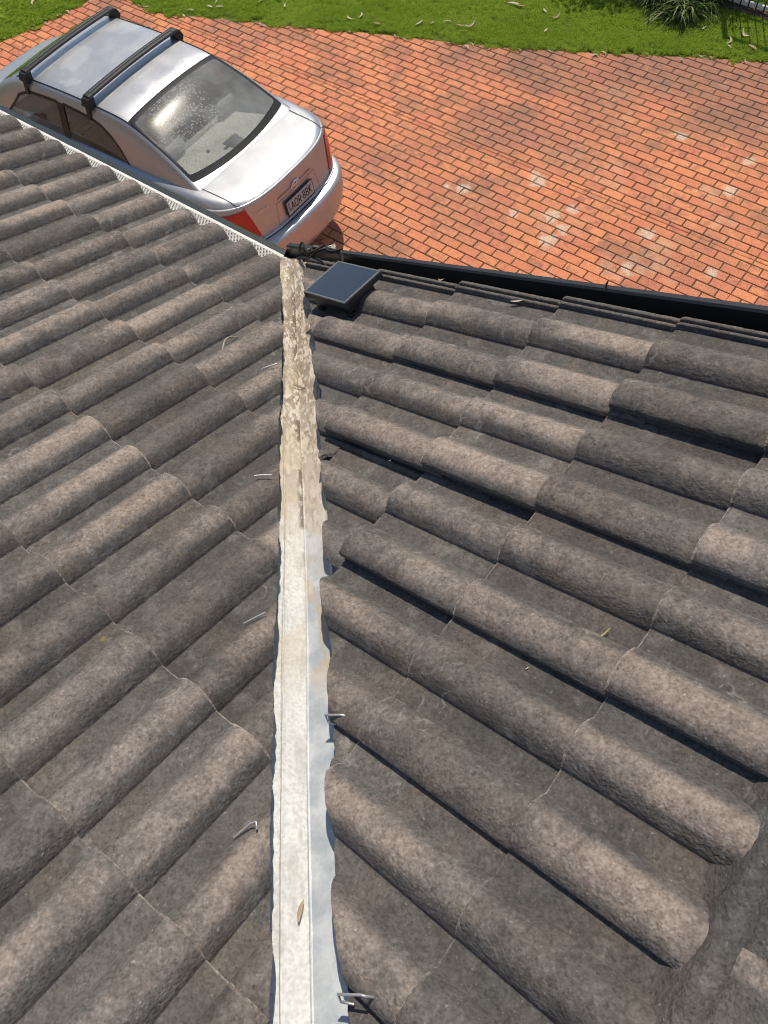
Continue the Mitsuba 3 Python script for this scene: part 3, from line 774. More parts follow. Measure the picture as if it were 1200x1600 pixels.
rear_hole = bowed(.735, 1.455, .655, .655, -.075, .02, .03); rear_glass = bowed(.79, 1.40, .605, .605, -.075, .02, .03)
front_hole = bowed(3.46, 2.90, .655, .655, .02, -.03, .03)
sidew = {}
for sg in (-1, 1):
    A = Polygon([(1.45, sg * .965), (1.49, sg * .92), (1.55, sg * .865), (1.64, sg * .812), (1.76, sg * .772), (1.90, sg * .752), (2.26, sg * .742), (2.26, sg * .965)])
    B = Polygon([(2.34, sg * .965), (2.34, sg * .742), (2.74, sg * .75), (2.92, sg * .785), (3.28, sg * .965)])
    sidew[sg] = [q.buffer(-.012).buffer(.012) for q in (A, B)]
gbody = sbox(.52, -1, 3.58, 1).difference(rear_hole).difference(front_hole)
for sg in (-1, 1):
    for q in sidew[sg]: gbody = gbody.difference(q)
cput('roof', gpatch(gbody, .04, .02), 'paint', smooth=True)
cput('rear_window', gpatch(rear_hole.difference(rear_glass), .02, .015, .0015), 'frit', smooth=True)
cput('rear_window__pane', gpatch(rear_glass, .02, .02, .0015), 'glass_dusty', smooth=True)
cput('windscreen', gpatch(front_hole, .03, .03, .0015), 'glass_clear', smooth=True)
for sg in (-1, 1):
    for q in sidew[sg]:
        k = num('side_window')
        cput(k, gpatch(q, .03, .015, -.004), 'glass_dark', smooth=True)
        cput(k + '__seal', gpatch(q.buffer(.010).difference(q.buffer(-.008)), .03, .01, .002), 'trim_black', smooth=True)
    cput(num('pillar_trim'), gpatch(Polygon([(2.255, sg * .96), (2.345, sg * .96), (2.345, sg * .74), (2.255, sg * .74)]), .03, .015, .003), 'trim_black', smooth=True)
    # drip channels: black strips along the roof edges
    xs_ = np.linspace(1.42, 2.95, 40); q = np.full(40, sg * .645)
    p = gh(xs_, q); cput(num('drip_channel'), tube(p + [0, 0, .001], .006, 6), 'trim_black', smooth=True)
# cabin: floor, shelf, seats
cput('cabin_floor', cbox((2.1, 0, .42), (2.7, 1.3, .04)), 'cabin_dark')
for sg in (-1, 1): cput(num('door_lining'), cbox((2.1, sg * .66, .68), (2.6, .03, .55)), 'cabin_dark')
sh = Polygon([(.70, -.60), (.70, .60), (1.24, .58), (1.24, -.58)])
V, F = dmesh(sh, .04, .04)
zf = 1.045 - .02 * (V[:, 0] - .70) + .004 * (meshkit.fbm(np.column_stack([V * 9, V[:, :1] * 0]), 3, 2) - .5) - .03 * np.clip((V[:, 0] - 1.17) / .05, 0, 1)
cput('parcel_shelf', (np.column_stack([V, np.minimum(zf, 1.04)]), F), 'cabin_grey', smooth=True, label='pale grey parcel shelf behind the rear window')
mb = MB(); mb.add(*cbox((.80, .02, 1.062), (.10, .15, .045), .012)).add(*cbox((.86, .02, 1.075), (.05, .17, .012), .004)); cput('brake_lamp', mb, 'cabin_dark')
cput('brake_lamp__lens', cbox((.745, .02, 1.062), (.012, .13, .030), .004), 'lamp_red')
cput('shelf_button', cbox((.97, -.18, 1.048), (.03, .03, .012), .005), 'cabin_dark')


def seat(x, y, w, key):
    mb = MB()
    a = math.radians(-18); M = np.array([[math.cos(a), 0, math.sin(a)], [0, 1, 0], [-math.sin(a), 0, math.cos(a)]])
    mb.add(*cbox((x, y, .76), (.13, w, .58), .045, M)).add(*cbox((x + .30, y, .50), (.50, w, .16), .05))
    cput(key, mb, 'seat_grey', smooth=50)


seat(1.30, 0, 1.24, num('seat'))
for y in (-.36, .36):
    seat(2.28, y, .50, num('seat'))
    cput(num('headrest'), cbox((2.16, y, 1.16), (.09, .26, .17), .04), 'seat_grey', smooth=50)
for y in (-.36, .36): cput(num('headrest'), cbox((1.20, y, 1.10), (.08, .24, .13), .035), 'seat_grey', smooth=50)
cput('dashboard', cbox((3.12, 0, .88), (.40, 1.25, .22), .06), 'cabin_dark', smooth=50)
tor = trimesh.creation.torus(.18, .014); tor.apply_transform(trimesh.transformations.rotation_matrix(math.radians(65), [0, 1, 0])); tor.apply_translation([2.80, .36, .95]); cput('steering_wheel', tor, 'cabin_dark', smooth=True)

# rear face: lamps, garnish, plate, bumper seam
for sg in (-1, 1):
    k = num('tail_light')
    cput(k, body_patch(tail[sg], .015, .012, .006), 'lamp_red', smooth=True)
    b = Polygon([(sg * y2s(.60), lev(.82)), (sg * (y2s(.70) + .07), lev(.82)), (sg * (y2s(.70) + .03), lev(.74)), (sg * y2s(.575), lev(.74))])
    cput(k + '__lens', body_patch(b, .015, .012, .009), 'lamp_amber' if sg > 0 else 'lamp_red', smooth=True)
    for (z0, z1) in ((.655, .978),):
        ln = np.array([(sg * y2s(.495 + .085 * f), lev(z0 + (z1 - z0) * f)) for f in np.linspace(0, 1, 12)])
        p = ring(s2a(ln[:, 0]), ln[:, 1]); cput(num('lid_seam'), tube(p - [.001, 0, 0], .0028, 5), 'trim_black')
ln = np.linspace(-y2s(.60), y2s(.60), 40); p = ring(s2a(ln), np.full(40, lev(.646))); cput(num('lid_seam'), tube(p + [-.001, 0, .002], .004, 5), 'trim_black')
rear_x = lambda y, z: float(ring(s2a(np.array([y2s(y)])), np.array([lev(z)]))[0, 0])


def rear_flat(pts2, off):
    """points (y, z) on the rear face, pushed out by off"""
    return np.array([[rear_x(y, min(z, 1.0)) - off, y, z] for y, z in pts2])


# recessed number-plate field: a dark outlined panel
cput('plate_recess', body_patch(Polygon([(y2s(-.30), lev(.672)), (y2s(.30), lev(.672)), (y2s(.27), lev(.86)), (y2s(-.27), lev(.86))]).exterior.buffer(.0022), .01, .01, .001), 'seam_grey')
garn = Polygon([(y2s(-.25), lev(.872)), (y2s(.25), lev(.872)), (y2s(.23), lev(.892)), (y2s(-.23), lev(.892))]); cput('garnish', body_patch(garn, .02, .01, .008), 'paint', smooth=True)
# emblem: an upright and a level ellipse inside a wider one
ex = rear_x(0, .91) - .012
for (rw, rh, cz) in ((.056, .038, .905), (.017, .036, .905), (.040, .013, .921)):
    th = np.linspace(0, 2 * np.pi, 37); p = np.column_stack([np.full(37, ex), rw * np.cos(th), cz + rh * np.sin(th)])
    cput(num('emblem'), tube(p, .0048, 7), 'chrome', smooth=True)
# number plate: bent plane following the face
tilt = (rear_x(0, .83) - rear_x(0, .70)) / .13
PM = lambda y, z, o: np.stack([np.full(np.shape(y), rear_x(0, .70) + .0) + tilt * (z - .70) - .018 - o + 0 * y, y, z], -1)


def plate_piece(mesh, o):
    v = np.asarray(mesh.vertices); return PM(v[:, 0], v[:, 1], o + v[:, 2]), np.asarray(mesh.faces)


fr = trimesh.creation.box((.385, .150, .008)); fr.apply_translation([0, .765, 0]); cput('number_plate', plate_piece(fr, 0), 'trim_black', flip=False)
pl = trimesh.creation.box((.366, .122, .003)); pl.apply_translation([0, .769, .006]); cput('number_plate__face', plate_piece(pl, 0), 'plate_white', flip=False, label='white number plate lettered in black')
tx = meshkit.text_mesh('AOR·88K', .078, .002, bold=False); ex_ = tx.bounds
sx = .292 / (ex_[1][0] - ex_[0][0]); v = tx.vertices.copy(); v[:, 0] = (v[:, 0] - ex_[0][0]) * sx - .132; v[:, 1] = v[:, 1] + .730
tx.vertices = np.column_stack([v[:, 0], v[:, 1], v[:, 2]]); cput(num('number_plate__lettering'), plate_piece(tx, .0085), 'trim_black', flip=False)
for k, ch in enumerate('NSW'):
    q = meshkit.text_mesh(ch, .020, .002); q.apply_translation([-.170, .798 - .028 * k, 0]); cput(num('number_plate__lettering'), plate_piece(q, .0085), 'trim_black', flip=False)
for (txt, y0, z0, h) in (('COROLLA', -.50, .905, .022),):
    q = meshkit.text_mesh(txt, h, .002, bold=True); v = q.vertices; P = np.array([[rear_x(y0 + a, z0) - .004 - c, y0 + a, z0 + b] for a, b, c in v]); cput(num('badge'), (P, np.asarray(q.faces)), 'chrome', flip=False)
# roof bars
for x in (1.90, 2.76):
    k = num('roof_bar'); yy = np.linspace(-.575, .575, 25); zr = float(top_z(x)); zb = zr + .055 + .016 * (1 - (yy / .575) ** 2) - .0
    sec = [(-.050, -.006), (-.038, .008), (0, .014), (.038, .008), (.050, -.006), (.036, -.014), (-.036, -.014)]
    m = len(sec); V = np.vstack([np.column_stack([x + np.array([a for a, b in sec]), np.full(m, y), z + np.array([b for a, b in sec])]) for y, z in zip(yy, zb)])
    f = []
    for i in range(24):
        for j in range(m): a, b = i * m + j, i * m + (j + 1) % m; f += [[a, b, b + m], [a, b + m, a + m]]
    f += [[0, j + 1, j] for j in range(1, m - 1)] + [[24 * m, 24 * m + j, 24 * m + j + 1] for j in range(1, m - 1)]
    cput(k, (V, np.array(f)), 'rack_black', smooth=40)
    # channel strip along the top
    V2 = np.vstack([np.column_stack([x + np.array([-.009, -.009, .009, .009]), np.full(4, y), z + np.array([.009, .0165, .0165, .009])]) for y, z in zip(yy[1:-1], zb[1:-1])]); f = []
    for i in range(22):
        for j in range(4): a, b = i * 4 + j, i * 4 + (j + 1) % 4; f += [[a, b, b + 4], [a, b + 4, a + 4]]
    cput(k + '__strip', (V2, np.array(f)), 'rack_grey')
    for sg in (-1, 1):
        p = gh(np.array([x]), np.array([sg * .66]))[0]
        pts = []
        for dx in (-.050, .050): pts += [(x + dx, sg * .545, p[2] + .004), (x + dx, sg * .605, p[2] - .01), (x + dx * .85, sg * .555, p[2] + .085), (x + dx * .85, sg * .60, p[2] + .075), (x + dx * .7, sg * .52, p[2] + .098), (x + dx, sg * .625, p[2] + .02)]
        cput(num(k + '__foot'), hull(pts), 'rack_black', smooth=35)
        e = gh(np.array([x]), np.array([sg * .76]))[0]
        cput(num(k + '__clamp'), hull([(x + dx, sg * (.603 + b), z) for dx in (-.022, .022) for b in (0, .012) for z in (p[2],)] + [(x + dx, e[1] + sg * b, e[2]) for dx in (-.022, .022) for b in (.002, .012)]), 'rack_black')
# aerial-free front: headlights, grille, wipers, mirrors
for sg in (-1, 1):
    hl_ = Polygon([(sg * (half - y2s(.30) - .05), lev(.80)), (sg * (half - y2s(.62) - .30), lev(.84)), (sg * (half - y2s(.62) - .26), lev(.68)), (sg * (half - .33), lev(.67))]).convex_hull
    cput(num('headlight'), body_patch(hl_, .03, .02, .004), 'lamp_clear', smooth=True)
    cput(num('mirror'), hull([(3.02 + a, sg * (.80 + b), .99 + c) for a in (-.06, .05) for b in (0, .15) for c in (-.06, .06)] + [(3.10, sg * .86, .99), (3.03, sg * .70, .95), (3.09, sg * .70, .95)]), 'paint', smooth=40)
for y0, y1 in ((-.05, -.52), (.42, -.02)):
    ys_ = np.linspace(y0, y1, 12); q = -(ys_ / .70) * .62
    p = np.array([gh(np.array([3.40 - .06 * i / 11]), np.array([np.clip(y / .70 * .66, -.6, .6)]))[0] for i, y in enumerate(ys_)]) + [0, 0, .012]; cput(num('wiper'), tube(p, .007, 6), 'trim_black')
cput('grille', body_patch(Polygon([(half - .26, lev(.66)), (half - .24, lev(.74)), (half - .001, lev(.74)), (half - .001, lev(.66))]), .03, .02, .003), 'trim_black')
# wheels
for x in (.94, 3.54):
    for sg in (-1, 1):
        k = num('wheel'); th = np.linspace(0, 2 * np.pi, 49)
        prof_ = [(.20, -.09), (.285, -.095), (.305, -.07), (.308, 0), (.305, .07), (.285, .095), (.20, .09)]
        V = np.vstack([np.column_stack([x + r * np.cos(th), np.full(49, sg * .73 + w), .308 + r * np.sin(th)]) for r, w in prof_]); f = []
        for i in range(6): j = np.arange(48); a = i * 49 + j; f.append(np.column_stack([a, a + 1, a + 50, a + 49]))
        cput(k, (V, np.vstack(f)), 'tyre', smooth=30)
        mb = MB()
        for q in range(5):
            an = q * 2 * np.pi / 5; mb.add(*hull([(x + r * math.cos(an + d), sg * (.73 + w), .308 + r * math.sin(an + d)) for r, dd in ((.03, .6), (.205, .16)) for d in (-dd, dd) for w in (.05, .07)]))
        cput(k + '__rim', mb, 'alloy')
        V = np.vstack([[[x, sg * .70, .308]], np.column_stack([x + .21 * np.cos(th), np.full(49, sg * .70), .308 + .21 * np.sin(th)])]); cput(k + '__hub', (V, np.array([[0, j, j + 1] for j in range(1, 49)])), 'cabin_dark')
    cput(num('wheel_well'), cbox((x, 0, .36), (.66, 1.24, .52), .1), 'trim_black')
cput('underbody', cbox((2.2, 0, .24), (3.9, 1.36, .08), .03), 'trim_black')
cput('boot', cbox((.72, 0, .60), (.85, 1.0, .60), .05), 'cabin_dark')

# ------------------------------------------------------------------ ground, driveway, lawn
put('ground', (np.array([[-300, -300, -.06], [300, -300, -.06], [300, 300, -.06], [-300, 300, -.06]], float), np.array([[0, 1, 2], [0, 2, 3]])), 'soil_mat', kind='structure')
EDGE_R = [(-9.6, 5.9), (-8.6, 5.05), (-8.01, 4.84), (-7.81, 4.79), (-7.3, 4.82), (-6.75, 5.05), (-6.07, 5.31), (-5.26, 5.61), (-4.48, 5.92), (-3.71, 6.19), (-2.97, 6.47), (-2.29, 6.78), (-1.64, 7.09), (-1.0, 7.39), (-.37, 7.68), (.6, 8.1), (3.5, 9.3)]
EDGE_L = [(-9.3, 1.0), (-8.95, 2.5), (-8.79, 3.25), (-8.67, 3.6), (-8.59, 3.98), (-8.5, 4.3), (-8.44, 4.58), (-8.9, 5.0), (-9.9, 5.7)]
drive = Polygon(EDGE_R + [(3.5, -.5), (-9.3, -.5)] + EDGE_L).buffer(0)
drive_core = drive
lawn_r = Polygon(EDGE_R + [(6, 9.3), (6, 16), (-14, 16), (-14, 8)]).buffer(0)
lawn_l = Polygon(EDGE_L + [(-14, 8), (-14, -.5), (-9.3, -.5)]).buffer(0)


def slab(poly, z, key, mat, dx, rough=0.0, **k):
    V, F = dmesh(poly, dx, dx)
    z = z + rough * (meshkit.fbm(np.column_stack([V * 2.2, V[:, :1] * 0]), 3, 4) - .5)
    put(key, (np.column_stack([V, z]), F), mat, smooth=True, **k)


slab(lawn_r, -.006, 'lawn', 'soil_mat', .25, .03, kind='structure')
slab(lawn_l, -.006, 'lawn_001', 'soil_mat', .25, .03, kind='structure')
slab(drive.buffer(.02), -.0075, 'driveway', 'joint_mat', 1.0, 0.0, kind='structure')

bricks = []
inner = drive.buffer(.01)
for row in range(-42, 46):
    ya, yb = BY + row * BH, BY + (row + 1) * BH
    odd = row % 2
    parts = [(ya, yb)]
    if ya < CUT_Y < yb: parts = [(ya, CUT_Y - .003), (CUT_Y + .003, yb)]
    for col in range(-46, 18):
        xa = BX + (col - 0.5 * odd) * BL; xb = xa + BL
        xs_ = [(xa, xb)]
        if xa + .02 < CUT_X < xb - .02: xs_ = [(xa, CUT_X - .003), (CUT_X + .003, xb)]
        for (y0, y1) in parts:
            for (x0, x1) in xs_:
                ja = .0065
                b = sbox(x0 + (ja if x0 == xa else 0), y0 + (ja if y0 == ya else 0), x1 - (ja if x1 == xb else 0), y1 - (ja if y1 == yb else 0))
                if not inner.intersects(b): continue
                if not inner.covers(b):
                    g = inner.intersection(b)
                    g = max(getattr(g, 'geoms', [g]), key=lambda q: q.area)
                    if g.area < .003: continue
                    b = g.convex_hull
                bricks.append(b)


def to_px(P):
    q = (np.atleast_2d(P) - CAM) @ AX.T
    return np.column_stack([600 + 1183 * q[:, 0] / q[:, 2], 800 + 1183 * q[:, 1] / q[:, 2]]), q[:, 2]


def brick_mesh(b, small):
    r = np.array(b.exterior.coords)[:-1]
    if b.exterior.is_ccw is False: r = r[::-1]
    if len(r) == 4 and small:        # slightly worn corners
        r = r + rng.normal(0, .0012, r.shape)
    c = r.mean(0); n = len(r)
    inset = lambda d: c + (r - c) * (1 - d / np.maximum(np.abs(r - c), .02))
    dz = rng.normal(0, .0007); tx, ty = rng.normal(0, .004, 2)
    h = lambda q, z: np.column_stack([q, z + dz + tx * (q[:, 0] - c[0]) + ty * (q[:, 1] - c[1])])
    v = np.vstack([h(r, -.012), h(r, -.0025), h(inset(.0035), 0), [[c[0], c[1], dz]]])
    i = np.arange(n); j = (i + 1) % n
    f = np.vstack([np.column_stack([i, j, j + n]), np.column_stack([i, j + n, i + n]), np.column_stack([i + n, j + n, j + 2 * n]), np.column_stack([i + n, j + 2 * n, i + 2 * n]), np.column_stack([i + 2 * n, j + 2 * n, np.full(n, 3 * n)])])
    return v, f


cen = np.array([[b.centroid.x, b.centroid.y, 0] for b in bricks])
px, dep = to_px(cen)
# what the photograph shows of the driveway: right of the car and beyond the verge
vis = (px[:, 0] > -5) & (px[:, 0] < 1205) & (px[:, 1] > 0)
verge = np.interp(px[:, 0], [0, 457, 640, 700, 1000, 1200], [160, 383, 412, 425, 467, 500])
car_box = (cen[:, 0] < -2.9) & (cen[:, 1] < 3.45)
vis &= (px[:, 1] < verge + 4) & ~car_box
score = np.where(vis, -dep, -1e9)
order = np.argsort(-score)
rest = MB()
for q, k in enumerate(order):
    m = brick_mesh(bricks[k], True)
    if q < 300: put(num('driveway__brick'), m, 'brick_mat')
    else: rest.add(*m)
put('driveway__paving', rest.mesh(), 'brick_mat', kind='stuff')

# grass: a tuft patch instanced over the lawns
def blades(n, size, hmin, hmax, w, seed, lean=.5):
    g = np.random.default_rng(seed)
    nc = max(4, n // 22); cc = (g.random((nc, 2)) - .5) * size; ci = g.integers(nc, size=n); ch, cr = g.random(nc), g.random(nc)
    p = cc[ci] + g.normal(0, .016, (n, 2)); a = g.random(n) * 2 * np.pi; hh = hmin + (hmax - hmin) * (.6 * ch[ci] + .4 * g.random(n)); ln = lean * g.random(n) ** .7
    d = np.column_stack([np.cos(a), np.sin(a)]); s = np.column_stack([-np.sin(a), np.cos(a)])
    V = []; uv = []; r = .6 * cr[ci] + .4 * g.random(n)
    for k, (f, wf) in enumerate([(0, 1), (.55, .85), (1, .1)]):
        z = hh * (f - .25 * ln * f * f); o = p + d * (hh * ln * f ** 2)[:, None]
        for sg in (-1, 1):
            V.append(np.column_stack([o + s * (sg * w * wf / 2), z])); uv.append(np.column_stack([np.full(n, f), r]))
    V, uv = np.stack(V, 1).reshape(-1, 3), np.stack(uv, 1).reshape(-1, 2)
    b = np.arange(n)[:, None] * 6
    F = np.vstack([b + q for q in ([0, 1, 3], [0, 3, 2], [2, 3, 5], [2, 5, 4])])
    return V, F, uv


for nm, (n, size) in {'grass_patch': (7600, .62), 'grass_tuft': (600, .17)}.items():
    V, F, uv = blades(n, size, .016, .062, .0068, 3 + n, 1.0)
    scene[nm] = {'type': 'shapegroup', 'blades': mikit.ply((V, F), 'grass_mat', uv=uv)}
gcount = 0


def put_grass(kind, x, y, rot, sc):
    global gcount
    gcount += 1
    scene[f'grass__{gcount:03d}'] = {'type': 'instance', 'group': {'type': 'ref', 'id': kind}, 'to_world': T().translate([x, y, -.008]).rotate([0, 0, 1], rot).scale(sc)}


labels['grass'] = {'label': 'short green lawn grass beside the brick driveway', 'category': 'grass', 'kind': 'stuff'}
view = Polygon([(-11.5, 1.5), (-11.5, 9), (-6, 12), (2.5, 12), (2.5, 7.6), (-.3, 7.2), (-7, 4.2), (-8, 1.5)])
for lawn in (lawn_r, lawn_l):
    core = lawn.buffer(-.30).intersection(view)
    x0, y0, x1, y1 = core.bounds
    for x in np.arange(x0, x1, .42):
        for y in np.arange(y0, y1, .42):
            qx, qy = x + rng.uniform(-.06, .06), y + rng.uniform(-.06, .06)
            if core.contains(shapely.Point(qx, qy)): put_grass('grass_patch', qx, qy, rng.uniform(0, 360), [1, 1, rng.uniform(.8, 1.15)])
    edge = lawn.difference(lawn.buffer(-.48)).buffer(-.03).intersection(view)
    x0, y0, x1, y1 = edge.bounds
    for x in np.arange(x0, x1, .125):
        for y in np.arange(y0, y1, .125):
            qx, qy = x + rng.uniform(-.04, .04), y + rng.uniform(-.04, .04)
            pt = shapely.Point(qx, qy)
            if edge.contains(pt) and lawn.buffer(-.055 + .035 * float(meshkit.noise(np.array([qx * 3, qy * 3, 0.]), 3))).contains(pt): put_grass('grass_tuft', qx, qy, rng.uniform(0, 360), [1, 1, rng.uniform(.75, 1.2)])

# dry leaves: on the lawns, along the edge and a few on the bricks
def leaf(seed, L, w, bend=None):
    g = np.random.default_rng(seed); n = 7
    s = np.linspace(0, 1, n); x = (s - .5) * L; wid = w * np.sin(np.pi * np.clip(s * .94 + .03, 0, 1)) ** .8 / 2
    y = (g.uniform(-.3, .3) if bend is None else bend) * L * (s - .5) ** 2 * 4; z = .004 + g.uniform(.1, .35) * L * (s - .5) ** 2
    V = np.vstack([np.column_stack([x, y - wid, z + .3 * wid]), np.column_stack([x, y, z]), np.column_stack([x, y + wid, z + .3 * wid])])
    V = np.vstack([V, V - [0, 0, .0012]]); i = np.arange(n - 1); m = 3 * n
    top = np.vstack([np.column_stack([i + k * n, i + 1 + k * n, i + 1 + (k + 1) * n, i + (k + 1) * n]) for k in (0, 1)])
    side = np.vstack([np.column_stack([i, i + m, i + 1 + m, i + 1]), np.column_stack([i + 2 * n, i + 1 + 2 * n, i + 1 + 2 * n + m, i + 2 * n + m])])
    return V, np.vstack([top, top[:, ::-1] + m, side])


leaf_ply = [mikit.ply(leaf(k, .085 + .012 * k, .020 + .003 * (k % 3)), 'dry_leaf_mat', smooth=False) for k in range(5)]


def put_leaf(x, y, z, rot, sc, tilt, label, group, k=None):
    key = num('dry_leaf')
    d = dict(leaf_ply[rng.integers(5) if k is None else k])
    d['to_world'] = T().translate([x, y, z]).rotate([0, 0, 1], rot).rotate([1, 0, 0], tilt).scale(sc)
    scene[key] = d
    tag(key, label, 'leaf', group)


LN = [((53, 8), 1.6), ((90, 66 * 0 + 40), 1), ((340, 7), 1), ((345, 15), 1), ((436, 3), 1.3), ((446, 14), 1.1), ((413, 5), .9), ((330, 15), 1.2), ((300, 20), .9), ((410, 5), 1), ((503, 4), 1), ((546, 34), .9), ((566, 29), 1.1), ((590, 42), 1), ((657, 41), 1.3),
      ((676, 41), .9), ((720, 46), 1.4), ((735, 46), 1.2), ((700, 38), .9), ((803, 11), 1.5), ((812, 15), 1.3), ((850, 22), .9), ((870, 32), 1.1), ((852, 53), .8), ((1160, 60), 1.2), ((1175, 79), 1.4), ((1140, 70), 1.3), ((1138, 78), 1.0), ((1098, 50), .9), ((1062, 35), .8)]


def ground_at(u, v):
    d = np.array([(u - 600) / 1183.02, (v - 800) / 1183.02, 1]) @ AX
    return CAM + d * (-CAM[2] / d[2])


for (u, v), sc in LN:
    g = ground_at(u, v)
    if drive.contains(shapely.Point(g[0], g[1])): put_leaf(g[0], g[1], .004, rng.uniform(0, 360), sc * .9, rng.uniform(-8, 8), 'pale dry leaf lying on the brick driveway', 'dry leaves on the bricks')
    else: put_leaf(g[0], g[1], .040, rng.uniform(0, 360), sc, rng.uniform(-20, 20), 'pale dry leaf lying on the lawn grass', 'dry leaves on the lawn')
for ring in (EDGE_R, EDGE_L):
    ln = LineString(ring)
    for s in np.arange(.9, ln.length - 2, .17):
        if rng.random() < .45: continue
        p = ln.interpolate(s + rng.uniform(-.08, .08)); x, y = p.x + rng.normal(0, .03), p.y + rng.normal(0, .03)
        if to_px([[x, y, 0]])[0][0, 0] > 1210 or to_px([[x, y, 0]])[0][0, 1] < -10: continue
        q = p.buffer(.01)
        put_leaf(x + .01, y - .02, .016, rng.uniform(-40, 40), rng.uniform(.5, .95), rng.uniform(-25, 25), 'pale dry leaf caught along the lawn edge', 'dry leaves along the lawn edge')
for (x, y) in [(-7.55, 4.35), (-7.3, 4.5), (-7.0, 4.62), (-3.1, 4.35), (-6.9, 4.2)]:
    put_leaf(x, y, .004, rng.uniform(0, 360), rng.uniform(.6, 1.2), rng.uniform(-8, 8), 'pale dry leaf lying on the brick driveway', 'dry leaves on the bricks')

# strappy border plants
def straps(seed, n, L, w, spread):
    g = np.random.default_rng(seed); mbs = []; uvs = []
    m = 7; V = []; F = []
    for k in range(n):
        a = g.uniform(0, 2 * np.pi); d = np.array([np.cos(a), np.sin(a)]); s = np.array([-d[1], d[0]])
        l = L * g.uniform(.6, 1.15); up = g.uniform(.45, 1.0); f = np.linspace(0, 1, m)
        r = l * (.15 * f + (.85 - .45 * up) * f ** 1.7); z = l * (up * 1.15 * f - (.55 + .35 * (1 - up)) * f ** 2.4) * .95
        z = np.maximum(z, .01); o = g.normal(0, spread, 2)[None] + np.outer(r, d); wd = w * g.uniform(.7, 1.2) * (1 - f ** 3) * .5 + .0006
        V.append(np.vstack([np.column_stack([o - s * wd[:, None], z + .2 * wd]), np.column_stack([o + s * wd[:, None], z + .2 * wd])]))
        i = np.arange(m - 1) + k * 2 * m
        F += [np.column_stack([i, i + 1, i + 1 + m]), np.column_stack([i, i + 1 + m, i + m])]
        uvs.append(np.full((2 * m, 2), g.random()))
    return np.vstack(V), np.vstack(F), np.vstack(uvs)


for k, (x, y, lab) in enumerate([(-2.02, 8.16, 'strappy green and cream tuft plant at the left of the border beside the lawn'), (-1.60, 8.02, 'strappy green and cream tuft plant in the middle of the border beside the lawn'), (-1.50, 8.42, 'strappy tuft plant nearest the pale fence')]):
    V, F, uv = straps(40 + k, 420, .50, .017, .075)
    put(num('tuft_plant'), (V + [x, y, 0], F), 'strap_mat', uv=uv, label=lab, category='plant', group='strappy border plants')

# the leafy shrub at the top edge that shades the lawn
def leaves(seed, n, c, r, size):
    g = np.random.default_rng(seed)
    ctr = g.normal(0, 1, (max(6, n // 110), 3)); ctr /= np.linalg.norm(ctr, axis=1, keepdims=True); ctr *= g.uniform(.35, 1, (len(ctr), 1)) ** .5
    p = ctr[g.integers(len(ctr), size=n)] * r * .85 + g.normal(0, .20, (n, 3)) * r + np.asarray(c)
    p[:, 2] = np.maximum(p[:, 2], .05)
    a = g.normal(0, 1, (n, 3)); a /= np.linalg.norm(a, axis=1, keepdims=True); b = np.cross(a, g.normal(0, 1, (n, 3))); b /= np.linalg.norm(b, axis=1, keepdims=True)
    s = size * g.uniform(.6, 1.3, (n, 1)); V = np.stack([p - a * s, p + b * s * .35, p + a * s, p - b * s * .35], 1).reshape(-1, 3)
    i = np.arange(n) * 4
    return V, np.vstack([np.column_stack([i, i + 1, i + 2]), np.column_stack([i, i + 2, i + 3])]), np.repeat(g.random((n, 2)), 4, 0)


def shrub(c, r, n, seed, lab):
    k = num('shrub')
    V, F, uv = leaves(seed, n, c, np.array(r), .045)
    put(k + '__crown', (V, F), 'shrub_mat', uv=uv)
    mb = MB()
    g = np.random.default_rng(seed)
    for q in range(6):
        e = np.array(c) + g.normal(0, .35, 3) * r
        mb.add(*tube([[c[0] + g.normal(0, .04), c[1] + g.normal(0, .04), -.02], [(c[0] + e[0]) / 2, (c[1] + e[1]) / 2, c[2] * .6], e], [.022, .016, .007], 6, 8))
    put(k + '__stem', mb.mesh(), 'bark', smooth=True)
    labels[k] = {'label': lab, 'category': 'shrub'}


shrub((-3.05, 8.72, .85), (.75, .62, .75), 5200, 5, 'dark leafy shrub at the top edge shading the lawn, left of the tuft plants')
shrub((-1.75, 9.05, .8), (.7, .5, .65), 4200, 6, 'dark leafy shrub behind the strappy tuft plants')

# fence on a low base
labels['fence'] = {'label': 'fence of dark pickets on pale rails at the far corner of the lawn', 'category': 'fence'}
FY = 8.44; fx0, fx1 = -1.30, 1.2
put('fence__rail', cbox(((fx0 + fx1) / 2, FY, .10), (fx1 - fx0, .035, .05), .004), 'fence_pale')
put('fence__rail_001', cbox(((fx0 + fx1) / 2, FY + .0, .30), (fx1 - fx0, .035, .04), .004), 'fence_pale')
put('fence__rail_002', cbox(((fx0 + fx1) / 2, FY, 1.15), (fx1 - fx0, .035, .04), .004), 'fence_pale')
for x in np.arange(fx0 + .03, fx1, .095): put(num('fence__picket'), cbox((x, FY - .022, .62), (.014, .008, 1.14), .002), 'fence_dark')
for x in (fx0, fx1): put(num('fence__post'), cbox((x, FY, .6), (.05, .05, 1.25), .004), 'fence_dark')
put('fence__kerb', cbox(((fx0 + fx1) / 2, FY, .01), (fx1 - fx0, .14, .07), .01), 'joint_mat')

